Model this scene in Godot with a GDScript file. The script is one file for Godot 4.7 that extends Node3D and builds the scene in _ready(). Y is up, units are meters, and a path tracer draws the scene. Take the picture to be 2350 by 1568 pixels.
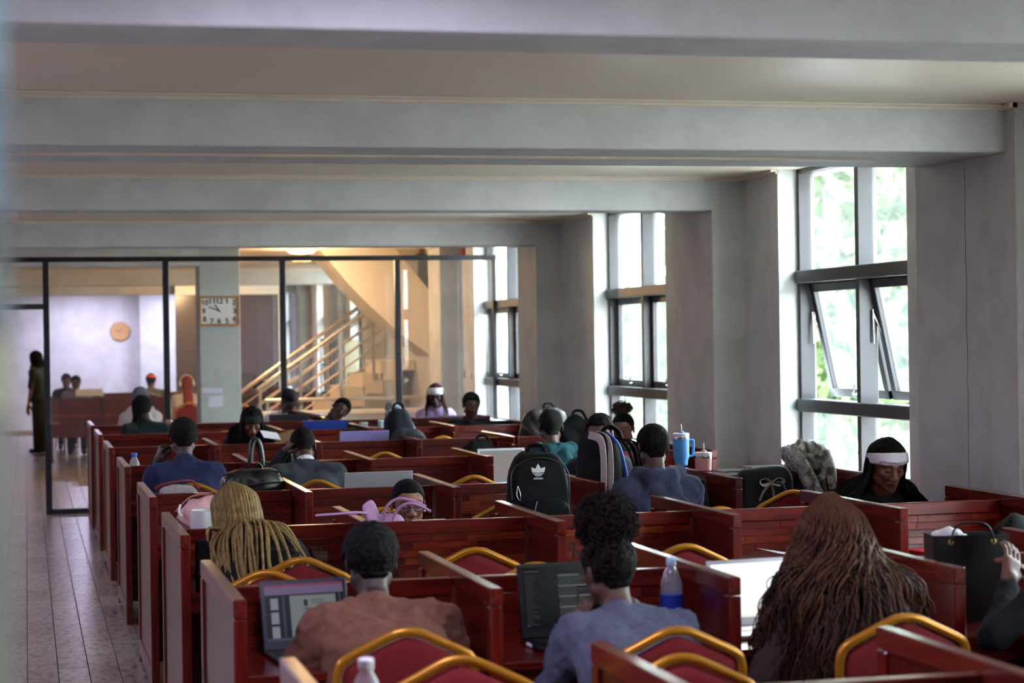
extends Node3D
# A reading room: rows of red wooden study carrels, students, tall windows on the right, a glazed screen and a stair hall beyond.
# x runs to the window wall, -z runs down the aisle, metres. D(z) turns a distance down the aisle into a coordinate.

var M := {}
var taken := {}
var cache := {}
var rng := RandomNumberGenerator.new()

# ---------------------------------------------------------------- naming and grouping
func numbered(called: String) -> String:
	var n: int = taken.get(called, -1) + 1
	taken[called] = n
	return called if n == 0 else "%s_%03d" % [called, n]

func tag(o: Node3D, label: String, category: String, group := "", kind := "") -> Node3D:
	o.set_meta("label", label)
	if category: o.set_meta("category", category)
	if group: o.set_meta("group", group)
	if kind: o.set_meta("kind", kind)
	return o

func thing(called: String, label: String, category: String, at := Vector3.ZERO, turn := 0.0, group := "") -> Node3D:
	var o := Node3D.new()
	o.name = numbered(called)
	add_child(o)
	o.position = at
	o.rotation.y = turn
	return tag(o, label, category, group)

func obj(called: String, mesh: Mesh, mat: Material, parent: Node3D = null, at := Vector3.ZERO, rot := Vector3.ZERO) -> MeshInstance3D:
	var o := MeshInstance3D.new()
	o.mesh = mesh
	o.material_override = mat
	if parent == null:
		o.name = numbered(called)
		add_child(o)
	else:
		o.name = called
		parent.add_child(o, true)
	o.position = at
	o.rotation = rot
	return o

func struct(called: String, mesh: Mesh, mat: Material, label := "", at := Vector3.ZERO) -> MeshInstance3D:
	var o := obj(called, mesh, mat, null, at)
	o.set_meta("kind", "structure")
	if label: o.set_meta("label", label)
	return o

# ---------------------------------------------------------------- shapes
func new_st() -> SurfaceTool:
	var st := SurfaceTool.new()
	st.begin(Mesh.PRIMITIVE_TRIANGLES)
	return st

func tri(st: SurfaceTool, a: Vector3, b: Vector3, c: Vector3, out: Vector3) -> void:
	var n := (b - a).cross(c - a)
	if n.length_squared() < 1e-16: return
	n = n.normalized()
	if n.dot(out) > 0.0:
		st.set_normal(n); st.add_vertex(a)
		st.set_normal(n); st.add_vertex(c)
		st.set_normal(n); st.add_vertex(b)
	else:
		st.set_normal(-n); st.add_vertex(a)
		st.set_normal(-n); st.add_vertex(b)
		st.set_normal(-n); st.add_vertex(c)

func quad(st: SurfaceTool, a: Vector3, b: Vector3, c: Vector3, d: Vector3, out: Vector3) -> void:
	tri(st, a, b, c, out)
	tri(st, a, c, d, out)

func add_box(st: SurfaceTool, c: Vector3, size: Vector3, bev := 0.0, bs := Basis.IDENTITY) -> void:
	var h := size * 0.5
	var b := minf(bev, minf(h.x, minf(h.y, h.z)) * 0.9)
	for ax in 3:
		var b1 := (ax + 1) % 3
		var b2 := (ax + 2) % 3
		for s in [-1.0, 1.0]:
			var q := []
			for k in [[-1.0, -1.0], [1.0, -1.0], [1.0, 1.0], [-1.0, 1.0]]:
				var p := Vector3.ZERO
				p[ax] = s * h[ax]; p[b1] = k[0] * (h[b1] - b); p[b2] = k[1] * (h[b2] - b)
				q.append(c + bs * p)
			var n := Vector3.ZERO
			n[ax] = s
			quad(st, q[0], q[1], q[2], q[3], bs * n)
		if b > 0.0:
			for s1 in [-1.0, 1.0]:
				for s2 in [-1.0, 1.0]:
					var q2 := []
					for e in [[-1.0, 0], [1.0, 0], [1.0, 1], [-1.0, 1]]:
						var p2 := Vector3.ZERO
						p2[ax] = e[0] * (h[ax] - b)
						p2[b1] = s1 * (h[b1] - (b if e[1] == 1 else 0.0))
						p2[b2] = s2 * (h[b2] - (0.0 if e[1] == 1 else b))
						q2.append(c + bs * p2)
					var n2 := Vector3.ZERO
					n2[b1] = s1; n2[b2] = s2
					quad(st, q2[0], q2[1], q2[2], q2[3], bs * n2)
	if b > 0.0:
		for sx in [-1.0, 1.0]:
			for sy in [-1.0, 1.0]:
				for sz in [-1.0, 1.0]:
					var s3 := Vector3(sx, sy, sz)
					tri(st, c + bs * (s3 * (h - Vector3(0, b, b))), c + bs * (s3 * (h - Vector3(b, 0, b))), c + bs * (s3 * (h - Vector3(b, b, 0))), bs * s3)

func box(size: Vector3, bev := 0.0) -> ArrayMesh:
	var key := "b%.4f,%.4f,%.4f,%.4f" % [size.x, size.y, size.z, bev]
	if not cache.has(key):
		var st := new_st()
		add_box(st, Vector3.ZERO, size, bev)
		cache[key] = st.commit()
	return cache[key]

# box between two corners
func add_span(st: SurfaceTool, a: Vector3, b: Vector3, bev := 0.0) -> void:
	add_box(st, (a + b) * 0.5, (b - a).abs(), bev)

func span(a: Vector3, b: Vector3, bev := 0.0) -> ArrayMesh:
	var st := new_st()
	add_span(st, a, b, bev)
	return st.commit()

# smooth-shaded grid of points: rows of rings
func add_grid(st: SurfaceTool, rows: Array, closed: bool, cap := true, flip := false) -> void:
	var n: int = rows[0].size()
	var pts := PackedVector3Array()
	var idx := PackedInt32Array()
	for r in rows:
		for p in r: pts.append(p)
	var m := n if closed else n - 1
	for i in rows.size() - 1:
		for j in m:
			var a := i * n + j
			var b := i * n + (j + 1) % n
			var c := (i + 1) * n + (j + 1) % n
			var d := (i + 1) * n + j
			if flip: idx.append_array([a, c, b, a, d, c])
			else: idx.append_array([a, b, c, a, c, d])
	if cap and closed:
		for e in [0, rows.size() - 1]:
			var mid := Vector3.ZERO
			for p in rows[e]: mid += p
			var k := pts.size()
			# cap gets its own ring so that its edge stays sharp
			pts.append(mid / n)
			for p in rows[e]: pts.append(p)
			for j in n:
				if (e == 0) != flip: idx.append_array([k, k + 1 + (j + 1) % n, k + 1 + j])
				else: idx.append_array([k, k + 1 + j, k + 1 + (j + 1) % n])
	add_indexed(st, pts, idx)

func add_indexed(st: SurfaceTool, pts: PackedVector3Array, idx: PackedInt32Array) -> void:
	var nor := PackedVector3Array()
	nor.resize(pts.size())
	for t in range(0, idx.size(), 3):
		var a := pts[idx[t]]
		var n := (pts[idx[t + 2]] - a).cross(pts[idx[t + 1]] - a)
		nor[idx[t]] += n; nor[idx[t + 1]] += n; nor[idx[t + 2]] += n
	for t in idx:
		st.set_normal(nor[t].normalized() if nor[t].length_squared() > 1e-20 else Vector3.UP)
		st.add_vertex(pts[t])

func lathe(st: SurfaceTool, profile: Array, at := Vector3.ZERO, sides := 20, bs := Basis.IDENTITY) -> void:
	var rows := []
	for p in profile:
		var ring := []
		for j in sides:
			var a := TAU * j / sides
			ring.append(at + bs * Vector3(p[0] * cos(a), p[1], p[0] * sin(a)))
		rows.append(ring)
	add_grid(st, rows, true, true)

func frames(path: Array) -> Array:
	var out := []
	var up := Vector3.UP
	for i in path.size():
		var t: Vector3 = (path[mini(i + 1, path.size() - 1)] - path[maxi(i - 1, 0)])
		t = t.normalized() if t.length_squared() > 1e-14 else Vector3.FORWARD
		if i == 0:
			up = Vector3.UP if absf(t.y) < 0.9 else Vector3.RIGHT
		var side := t.cross(up)
		if side.length_squared() < 1e-8: side = t.cross(Vector3(0.3, 0.1, 0.9))
		side = side.normalized()
		up = side.cross(t).normalized()
		out.append([side, up])
	return out

# tube along a path; radius number or Callable(t); section optional list of Vector2
func tube(st: SurfaceTool, path: Array, radius, sides := 8, section = null, closed_ends := true) -> void:
	var fr := frames(path)
	var rows := []
	for i in path.size():
		var t := float(i) / maxf(1.0, path.size() - 1)
		var r: float = radius.call(t) if radius is Callable else float(radius)
		var ring := []
		if section == null:
			for j in sides:
				var a := TAU * j / sides
				ring.append(path[i] + (fr[i][0] * cos(a) + fr[i][1] * sin(a)) * r)
		else:
			for s in section:
				ring.append(path[i] + (fr[i][0] * s.x + fr[i][1] * s.y) * r)
		rows.append(ring)
	add_grid(st, rows, true, closed_ends)

func smooth_path(pts: Array, per := 5) -> Array:
	var out := []
	for i in pts.size() - 1:
		var p0: Vector3 = pts[maxi(i - 1, 0)]
		var p1: Vector3 = pts[i]
		var p2: Vector3 = pts[i + 1]
		var p3: Vector3 = pts[mini(i + 2, pts.size() - 1)]
		for k in per:
			out.append(p1.cubic_interpolate(p2, p0, p3, float(k) / per))
	out.append(pts[-1])
	return out

# flat outline (Vector2, x/y) given thickness along z
func add_prism(st: SurfaceTool, poly: PackedVector2Array, z0: float, z1: float, tr := Transform3D.IDENTITY) -> void:
	var idx := Geometry2D.triangulate_polygon(poly)
	for t in range(0, idx.size(), 3):
		for e in [[z0, Vector3(0, 0, -1)], [z1, Vector3(0, 0, 1)]]:
			tri(st, tr * Vector3(poly[idx[t]].x, poly[idx[t]].y, e[0]), tr * Vector3(poly[idx[t + 1]].x, poly[idx[t + 1]].y, e[0]), tr * Vector3(poly[idx[t + 2]].x, poly[idx[t + 2]].y, e[0]), tr.basis * (e[1] * signf(z1 - z0)))
	var cw := Geometry2D.is_polygon_clockwise(poly)
	for i in poly.size():
		var a := poly[i]
		var b := poly[(i + 1) % poly.size()]
		var n := Vector2(b.y - a.y, a.x - b.x) * (-1.0 if cw else 1.0)
		quad(st, tr * Vector3(a.x, a.y, z0), tr * Vector3(b.x, b.y, z0), tr * Vector3(b.x, b.y, z1), tr * Vector3(a.x, a.y, z1), tr.basis * Vector3(n.x, n.y, 0))

func prism(poly: PackedVector2Array, z0: float, z1: float) -> ArrayMesh:
	var st := new_st()
	add_prism(st, poly, z0, z1)
	return st.commit()

# ---------------------------------------------------------------- materials
func mat(color: Color, rough := 0.7, metal := 0.0) -> StandardMaterial3D:
	var m := StandardMaterial3D.new()
	m.albedo_color = color
	m.roughness = rough
	m.metallic = metal
	return m

func c8(r: float, g: float, b: float) -> Color:
	return Color(r / 255.0, g / 255.0, b / 255.0)

func noise(freq: float, seed_: int, oct := 4, type := FastNoiseLite.TYPE_SIMPLEX_SMOOTH) -> FastNoiseLite:
	var n := FastNoiseLite.new()
	n.noise_type = type
	n.frequency = freq
	n.seed = seed_
	n.fractal_octaves = oct
	return n

func ramp_tex(freq: float, seed_: int, stops: Array, size := 256, oct := 4) -> NoiseTexture2D:
	var t := NoiseTexture2D.new()
	t.width = size
	t.height = size
	t.seamless = true
	t.noise = noise(freq, seed_, oct)
	var g := Gradient.new()
	g.offsets = PackedFloat32Array(stops.map(func(s): return s[0]))
	g.colors = PackedColorArray(stops.map(func(s): return s[1]))
	t.color_ramp = g
	return t

func normal_tex(freq: float, seed_: int, size := 256, strength := 4.0) -> NoiseTexture2D:
	var t := NoiseTexture2D.new()
	t.width = size
	t.height = size
	t.seamless = true
	t.as_normal_map = true
	t.bump_strength = strength
	t.noise = noise(freq, seed_)
	return t

func tri_map(m: StandardMaterial3D, scale: Vector3, world := false) -> StandardMaterial3D:
	m.uv1_triplanar = true
	m.uv1_world_triplanar = world
	m.uv1_scale = scale
	return m

func grain(a: Color, b: Color, seed_: int, along: Vector3, rough := 0.28) -> StandardMaterial3D:
	var key := "grain%s%s%d" % [a.to_html(), b.to_html(), seed_]
	if not cache.has(key):
		cache[key] = ramp_tex(0.02, seed_, [[0.25, a], [0.5, a.lerp(b, 0.55)], [0.75, b]], 256, 5)
	var m := mat(Color.WHITE, rough)
	m.albedo_texture = cache[key]
	m.clearcoat_enabled = true
	m.clearcoat = 0.35
	m.clearcoat_roughness = 0.18
	return tri_map(m, along)

func cloth(color: Color, seed_ := 1, weave := 60.0, rough := 0.95, sheen := 0.08) -> StandardMaterial3D:
	var m := mat(color, rough)
	m.normal_enabled = true
	if not cache.has("clothn"): cache["clothn"] = normal_tex(0.08, 77, 256, 6.0)
	m.normal_texture = cache["clothn"]
	m.normal_scale = 0.15
	if not cache.has("clothc"): cache["clothc"] = ramp_tex(0.03, 78, [[0.2, Color(0.92, 0.92, 0.92)], [0.8, Color(1, 1, 1)]])
	m.albedo_texture = cache["clothc"]
	m.rim_enabled = true
	m.rim = sheen
	m.rim_tint = 0.6
	m.uv1_offset = Vector3(seed_ * 0.37, seed_ * 0.11, 0)
	return tri_map(m, Vector3.ONE * (weave / 10.0))

func glass(tint: Color, alpha: float, rough := 0.02) -> StandardMaterial3D:
	var m := mat(Color(tint.r, tint.g, tint.b, alpha), rough)
	m.transparency = BaseMaterial3D.TRANSPARENCY_ALPHA
	return m

func glow(color: Color, energy: float) -> StandardMaterial3D:
	var m := mat(color, 0.5)
	m.emission_enabled = true
	m.emission = color
	m.emission_energy_multiplier = energy
	return m

func dup(o: Node3D, at: Vector3, turn: float, label := "", group := "") -> Node3D:
	var c: Node3D = o.duplicate()
	c.name = numbered(String(o.name).trim_suffix("_000"))
	add_child(c)
	c.position = at
	c.rotation.y = turn
	if label: c.set_meta("label", label)
	if group: c.set_meta("group", group)
	return c

# ---------------------------------------------------------------- light and lens
func set_camera() -> void:
	var cam := Camera3D.new()
	cam.name = "camera"
	cam.fov = rad_to_deg(2.0 * atan(784.0 / 4569.0))
	cam.position = Vector3(0, 1.825, 0)
	cam.basis = Basis(Vector3.UP, -atan((1175.0 - 60.0) / 4569.0)) * Basis(Vector3.RIGHT, -6.0 / 4569.0) * Basis(Vector3.BACK, -0.015)
	cam.far = 400.0
	var at := CameraAttributesPhysical.new()
	at.frustum_focal_length = 70.0
	at.frustum_focus_distance = 10.3
	at.exposure_aperture = 3.2
	cam.attributes = at
	cam.fov = rad_to_deg(2.0 * atan(784.0 / 4569.0))
	cam.current = true
	add_child(cam)

func set_light() -> void:
	var sm := ProceduralSkyMaterial.new()
	sm.sky_top_color = Color(0.8, 0.88, 0.94)
	sm.sky_horizon_color = Color(0.96, 0.99, 0.98)
	sm.ground_horizon_color = Color(0.6, 0.62, 0.58)
	sm.ground_bottom_color = Color(0.35, 0.36, 0.33)
	sm.sky_curve = 0.12
	sm.energy_multiplier = SKY
	var sky := Sky.new()
	sky.sky_material = sm
	var e := Environment.new()
	e.background_mode = Environment.BG_SKY
	e.sky = sky
	e.ambient_light_source = Environment.AMBIENT_SOURCE_DISABLED
	e.tonemap_mode = Environment.TONE_MAPPER_LINEAR
	e.tonemap_exposure = EXPOSURE
	e.sdfgi_enabled = true
	e.ssao_enabled = true
	e.ssil_enabled = true
	var we := WorldEnvironment.new()
	we.name = "environment"
	we.environment = e
	add_child(we)
	var sun := DirectionalLight3D.new()
	sun.name = "sun"
	sun.light_color = Color(1.0, 0.93, 0.82)
	sun.light_energy = SUN
	sun.light_angular_distance = 1.0
	sun.shadow_enabled = true
	sun.sky_mode = DirectionalLight3D.SKY_MODE_LIGHT_ONLY
	add_child(sun)
	sun.look_at_from_position(Vector3.ZERO, Vector3(0.6, -0.7, -0.3))

# one square LED ceiling panel with its own light just below its face
func led_panel(at: Vector3, energy: float, label: String, col := Color(0.86, 0.83, 1.0)) -> void:
	var t := thing("led_panel_light", label, "ceiling light", at, 0.0, "square LED panels on the ceiling")
	obj("frame", box(Vector3(0.62, 0.03, 0.62), 0.006), M.white_metal, t, Vector3(0, -0.015, 0))
	obj("diffuser", box(Vector3(0.57, 0.012, 0.57), 0.003), glow(col, 3.0), t, Vector3(0, -0.033, 0))
	var l := AreaLight3D.new()
	l.name = "panel_light"
	l.area_size = Vector2(0.56, 0.56)
	l.area_range = 60.0
	l.area_attenuation = 2.0
	l.light_color = col
	l.light_energy = energy
	l.shadow_enabled = true
	t.add_child(l)
	l.position = Vector3(0, -0.05, 0)
	l.rotation.x = -PI / 2

func make_materials() -> void:
	M.wall = mat(Color.WHITE, 0.62)
	M.wall.albedo_texture = ramp_tex(0.006, 5, [[0.3, c8(196, 198, 197)], [0.7, c8(206, 208, 207)]], 512, 5)
	M.wall.normal_enabled = true
	M.wall.normal_texture = normal_tex(0.05, 6, 256, 2.0)
	M.wall.normal_scale = 0.12
	tri_map(M.wall, Vector3.ONE * 0.8, true)
	M.ceil = mat(c8(226, 211, 192), 0.35)
	M.trim = mat(c8(222, 208, 190), 0.5)
	M.white_metal = mat(c8(225, 225, 225), 0.4)
	M.frame = mat(c8(62, 60, 63), 0.42)
	M.black_frame = mat(c8(24, 28, 38), 0.4)
	M.steel = mat(c8(200, 196, 190), 0.28, 0.9)
	M.chrome = mat(c8(225, 225, 228), 0.15, 1.0)
	M.pane = glass(Color(0.97, 1.0, 0.99), 0.06)
	M.dusty = mat(Color(0.93, 0.97, 0.95, 0.10), 0.55)
	M.dusty.transparency = BaseMaterial3D.TRANSPARENCY_ALPHA
	M.lite = glass(Color(0.95, 0.97, 1.0), 0.015, 0.0)
	M.col = mat(c8(176, 186, 184), 0.6)
	M.cream = mat(c8(222, 214, 200), 0.6)
	# wood: rails, end panels and the many boards of the dividers
	M.rail = grain(c8(79, 13, 8), c8(111, 24, 13), 11, Vector3(0.5, 7, 7))
	M.post = grain(c8(73, 12, 7), c8(106, 22, 12), 12, Vector3(7, 0.5, 7))
	M.capw = grain(c8(82, 22, 16), c8(109, 34, 24), 13, Vector3(7, 7, 0.5), 0.22)
	M.panel = grain(c8(63, 11, 7), c8(93, 19, 12), 14, Vector3(9, 0.6, 9))
	M.desk = grain(c8(79, 16, 9), c8(115, 29, 16), 15, Vector3(0.6, 9, 9), 0.25)
	M.boards = []
	var tones := [[c8(86, 16, 8), c8(117, 27, 13)], [c8(104, 24, 11), c8(135, 41, 17)], [c8(75, 12, 7), c8(100, 21, 11)], [c8(115, 36, 14), c8(144, 54, 22)], [c8(93, 20, 10), c8(124, 32, 15)]]
	for k in tones.size():
		M.boards.append(grain(tones[k][0], tones[k][1], 20 + k, Vector3(0.7, 9, 9), 0.3))
	M.gold = mat(c8(190, 128, 34), 0.3, 0.5)
	M.red = cloth(c8(150, 14, 28), 3, 80.0, 0.9, 0.02)
	M.red.albedo_texture = ramp_tex(0.11, 31, [[0.0, c8(112, 5, 14)], [0.86, c8(120, 7, 17)], [0.92, c8(180, 100, 70)]], 256, 1)
	M.red.albedo_color = Color.WHITE
	M.black_plastic = mat(c8(24, 24, 26), 0.45)
	M.tiles = []
	var tt := [[c8(150, 138, 128), c8(178, 168, 158)], [c8(138, 126, 118), c8(168, 156, 148)], [c8(158, 148, 140), c8(186, 178, 170)]]
	for k in 3:
		var m := mat(Color.WHITE, 0.3)
		m.albedo_texture = ramp_tex(0.016, 40 + k, [[0.2, tt[k][0].darkened(0.25)], [0.42, tt[k][0]], [0.5, tt[k][1]], [0.58, tt[k][0]], [0.8, tt[k][1]]], 512, 4)
		m.clearcoat_enabled = true
		m.clearcoat = 0.5
		m.clearcoat_roughness = 0.2
		M.tiles.append(tri_map(m, Vector3(2.2, 2.2, 0.8), true))
	M.grout = mat(c8(92, 82, 76), 0.8)

# ---------------------------------------------------------------- the room
const CEIL := 2.975
const PIERS := [[0.6, 1.3], [4.75, 5.5], [9.13, 10.3], [13.7, 14.42], [18.85, 19.6], [23.5, 24.2], [28.9, 29.3], [32.6, 33.2], [36.6, 37.4]]
const OPENINGS := [[1.95, 4.1], [6.2, 8.35], [10.95, 13.03], [15.56, 17.68], [20.5, 22.74], [29.8, 31.9], [33.6, 35.7], [38.5, 40.6]]

func build_floor() -> void:
	var fl := struct("floor", span(Vector3(-6.5, -0.15, 4), Vector3(5.6, -0.006, -43.5)), M.grout, "wood-look tiled floor")
	var w := 0.168
	var l := 0.6
	var meshes := [box(Vector3(w - 0.004, 0.012, l - 0.004), 0.0015)]
	var rest := new_st()
	rng.seed = 9
	var k := 0
	for i in range(-5, 5):
		var off := l * 0.5 * (posmod(i, 2)) + 0.13 * i
		var j := 4
		while true:
			var zc := j * l + off
			j += 1
			if zc > 43.0: break
			var xc := -0.02 + i * w
			var at := Vector3(xc + w * 0.5, -0.006 + 0.0004 * rng.randf(), -zc)
			if zc > 5.2 and zc < 22.4 and i >= -4 and k < 300:
				obj("tile", meshes[0], M.tiles[rng.randi() % 3], fl, at)
				k += 1
			else:
				add_box(rest, at, Vector3(w - 0.004, 0.012, l - 0.004), 0.0015)
	# the rest of the floor under and beside the furniture
	for i in range(-38, 34):
		if i >= -5 and i < 5: continue
		for j in range(0, 24):
			add_span(rest, Vector3(-0.02 + i * w + 0.002, -0.012, 2.0 - j * 1.8 + 0.9 * posmod(i, 2)), Vector3(-0.02 + (i + 1) * w - 0.002, 0.0, 2.0 - (j + 1) * 1.8 + 0.004 + 0.9 * posmod(i, 2)))
	var o := obj("tile_field", rest.commit(), M.tiles[0], fl)
	o.set_meta("kind", "stuff")

func build_ceiling() -> void:
	var st := new_st()
	# open over the upper flight of the stair
	add_span(st, Vector3(-6.5, CEIL, 4), Vector3(5.6, CEIL + 0.15, -24.6))
	add_span(st, Vector3(-6.5, CEIL, -24.6), Vector3(3.6, CEIL + 0.15, -29.5))
	add_span(st, Vector3(-6.5, CEIL, -29.5), Vector3(5.6, CEIL + 0.15, -43.5))
	struct("ceiling", st.commit(), M.ceil, "cream painted ceiling between deep beams")
	# upper storey shell over the stair opening
	var up := new_st()
	add_span(up, Vector3(3.5, CEIL + 0.15, -24.5), Vector3(3.6, 5.6, -29.6))
	add_span(up, Vector3(5.1, CEIL, -24.5), Vector3(5.6, 5.6, -29.6))
	add_span(up, Vector3(3.5, CEIL + 0.15, -24.5), Vector3(5.6, 5.6, -24.6))
	add_span(up, Vector3(3.5, CEIL + 0.15, -29.5), Vector3(5.6, 5.6, -29.6))
	add_span(up, Vector3(3.5, 5.6, -24.5), Vector3(5.6, 5.7, -29.6))
	struct("wall_stairwell", up.commit(), M.cream, "cream wall of the stairwell above the ceiling")
	# beams: [front, back, left, right]
	for b in [[5.76, 6.14, -6.5, 5.2], [9.24, 10.12, -6.5, 4.86], [13.7, 14.0, -6.5, 4.86], [18.85, 19.2, -6.5, 4.86], [23.6, 24.0, -6.5, 2.0], [31.2, 31.6, -6.5, 5.1], [36.8, 37.2, -6.5, 5.1]]:
		struct("ceiling_beam", span(Vector3(b[2], 2.735, -b[0]), Vector3(b[3], CEIL, -b[1]), 0.006), M.wall, "grey painted ceiling beam")
		# crown moulding where the beam front meets the ceiling: two stepped strips
		var t := new_st()
		add_span(t, Vector3(b[2], CEIL - 0.028, -b[0] + 0.014), Vector3(b[3], CEIL, -b[0]), 0.003)
		add_span(t, Vector3(b[2], CEIL - 0.013, -b[0] + 0.05), Vector3(b[3], CEIL, -b[0] + 0.012), 0.003)
		struct("trim_%d" % (taken.get("ceiling_beam", 0) + 1), t.commit(), M.trim, "cream crown moulding along a beam")
	struct("trim_20", span(Vector3(-6.5, 2.722, -9.6), Vector3(4.3, 2.737, -9.66), 0.003), M.trim, "narrow cream joint strip under the wide beam")

func build_walls() -> void:
	var st := new_st()
	for p in PIERS:
		add_span(st, Vector3(4.85, 0, -p[0]), Vector3(5.37, CEIL, -p[1]), 0.008)
	var z := -4.0
	for o in OPENINGS:
		add_span(st, Vector3(5.10, 0, -z), Vector3(5.37, CEIL, -o[0]))
		add_span(st, Vector3(5.10, 0, -o[0]), Vector3(5.37, 0.88, -o[1]))
		z = o[1]
	add_span(st, Vector3(5.10, 0, -z), Vector3(5.37, CEIL, -43.5))
	struct("wall_right", st.commit(), M.wall, "grey painted window wall with projecting piers")
	var t := new_st()
	z = -4.0
	for o in OPENINGS:
		add_span(t, Vector3(5.086, CEIL - 0.028, -z), Vector3(5.11, CEIL, -o[0]), 0.003)
		add_span(t, Vector3(5.05, CEIL - 0.013, -z), Vector3(5.088, CEIL, -o[0]), 0.003)
		z = o[1]
	for p in PIERS:
		add_span(t, Vector3(4.8, CEIL - 0.028, -p[0] + 0.03), Vector3(5.11, CEIL, -p[0]), 0.003)
		add_span(t, Vector3(4.82, CEIL - 0.028, -p[0] + 0.03), Vector3(4.852, CEIL, -p[1]), 0.003)
	struct("trim_21", t.commit(), M.trim, "cream crown moulding along the window wall")
	struct("wall_left", span(Vector3(-6.5, 0, 4), Vector3(-6.65, CEIL, -43.5)), M.wall, "grey painted wall on the aisle side")
	struct("wall_rear", span(Vector3(-6.5, 0, 4), Vector3(5.37, CEIL, 4.15)), M.wall, "grey painted wall behind the viewer")
	struct("wall_far", span(Vector3(-6.5, 0, -41.9), Vector3(2.28, CEIL, -43.5)), M.wall, "lilac-lit far wall with the round clock")
	struct("wall_far_step", span(Vector3(2.28, 0, -41.6), Vector3(5.2, CEIL, -43.5)), M.wall, "projecting part of the far wall")
	struct("baseboard_far", span(Vector3(-6.5, 0, -41.88), Vector3(2.28, 0.1, -41.9), 0.003), mat(c8(150, 128, 112), 0.5), "brown skirting along the far wall")
	# hairline crack in the plaster of the pier by the open window: a real chased line
	var cr := new_st()
	var path := []
	rng.seed = 4
	for i in 30:
		path.append(Vector3(4.8495, 0.75 + 1.95 * i / 29.0, -9.69 + rng.randf_range(-0.006, 0.006)))
	tube(cr, path, 0.0016, 4)
	struct("trim_22", cr.commit(), mat(c8(120, 96, 84), 0.9), "thin crack in the plaster")

func window_unit(n: int, za: float, zb: float, open: float, lab: String) -> void:
	var w := thing("window_%d" % n, lab, "window", Vector3(5.24, 0.88, -za))
	w.set_meta("kind", "structure")
	var wd := zb - za
	var H := CEIL - 0.88
	var d := 0.11
	var f := new_st()
	add_span(f, Vector3(0, 0, 0), Vector3(d, H, -0.05), 0.004)
	add_span(f, Vector3(0, 0, -wd), Vector3(d, H, -wd + 0.035), 0.004)
	add_span(f, Vector3(0, 0, 0), Vector3(d, 0.05, -wd), 0.004)
	add_span(f, Vector3(0, H - 0.03, 0), Vector3(d, H, -wd), 0.004)
	obj("outer_frame", f.commit(), M.frame, w)
	obj("mullion", box(Vector3(d + 0.02, H - 0.01, 0.055), 0.004), M.frame, w, Vector3(d * 0.5, H * 0.5, -wd * 0.5))
	for y in [2.225 - 0.88, 1.335 - 0.88]:
		obj("transom", box(Vector3(d + 0.035, 0.088, wd - 0.02), 0.006), M.frame, w, Vector3(d * 0.5 - 0.012, y, -wd * 0.5))
	obj("sill", box(Vector3(0.2, 0.03, wd - 0.01), 0.006), M.wall, w, Vector3(-0.04, 0.016, -wd * 0.5))
	for c in 2:
		var z0 := -0.05 - c * (wd * 0.5 - 0.022)
		var z1 := z0 - (wd * 0.5 - 0.075)
		var zm := (z0 + z1) * 0.5
		var pw := z0 - z1
		for rr in [[0.05, 1.301 - 0.89], [2.269 - 0.88, H - 0.03]]:
			var pn := obj("pane", box(Vector3(0.006, rr[1] - rr[0], pw)), M.pane, w, Vector3(d - 0.02, (rr[0] + rr[1]) * 0.5, zm))
			obj("dust_film", box(Vector3(0.001, rr[1] - rr[0] - 0.01, pw - 0.01)), M.dusty, pn, Vector3(0.006, 0, 0))
		# top-hung casement
		var ca := Node3D.new()
		ca.name = "casement"
		w.add_child(ca, true)
		var y1 := 2.181 - 0.88
		var y0 := 1.379 - 0.88
		ca.position = Vector3(d - 0.03, y1, zm)
		ca.rotation.z = open
		var sh := y1 - y0
		var s := new_st()
		var bw := 0.06
		add_span(s, Vector3(-0.02, 0, pw * 0.5), Vector3(0.03, -sh, pw * 0.5 - bw), 0.004)
		add_span(s, Vector3(-0.02, 0, -pw * 0.5), Vector3(0.03, -sh, -pw * 0.5 + bw), 0.004)
		add_span(s, Vector3(-0.02, 0, -pw * 0.5), Vector3(0.03, -bw, pw * 0.5), 0.004)
		add_span(s, Vector3(-0.02, -sh, -pw * 0.5), Vector3(0.03, -sh + bw, pw * 0.5), 0.004)
		obj("sash", s.commit(), M.frame, ca)
		obj("pane", box(Vector3(0.006, sh - 2 * bw, pw - 2 * bw)), M.pane, ca, Vector3(0.008, -sh * 0.5, 0))
		obj("dust_film", box(Vector3(0.001, sh - 2 * bw - 0.01, pw - 2 * bw - 0.01)), M.dusty, ca, Vector3(0.014, -sh * 0.5, 0))
		var hd := new_st()
		tube(hd, smooth_path([Vector3(-0.02, -sh + 0.03, 0.0), Vector3(-0.06, -sh + 0.032, 0.01), Vector3(-0.07, -sh + 0.05, 0.03), Vector3(-0.05, -sh + 0.1, 0.05)]), 0.007, 8)
		obj("handle", hd.commit(), M.chrome, ca)
		if open > 0.02:
			var ar := new_st()
			var out := Vector3(d - 0.03 + sin(open) * sh * 0.62, y1 - cos(open) * sh * 0.62, z1 + 0.03)
			tube(ar, [Vector3(d - 0.03, y1 - 0.22, z1 + 0.02), (Vector3(d - 0.03, y1 - 0.22, z1 + 0.02) + out) * 0.5 + Vector3(0, 0.02, 0), out], 0.009, 4)
			tube(ar, [Vector3(d - 0.03, y1 - 0.42, z1 + 0.02), Vector3(d - 0.03, y1 - 0.2, z1 + 0.02)], 0.008, 4)
			obj("stay_arm", ar.commit(), M.chrome, w)

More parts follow.
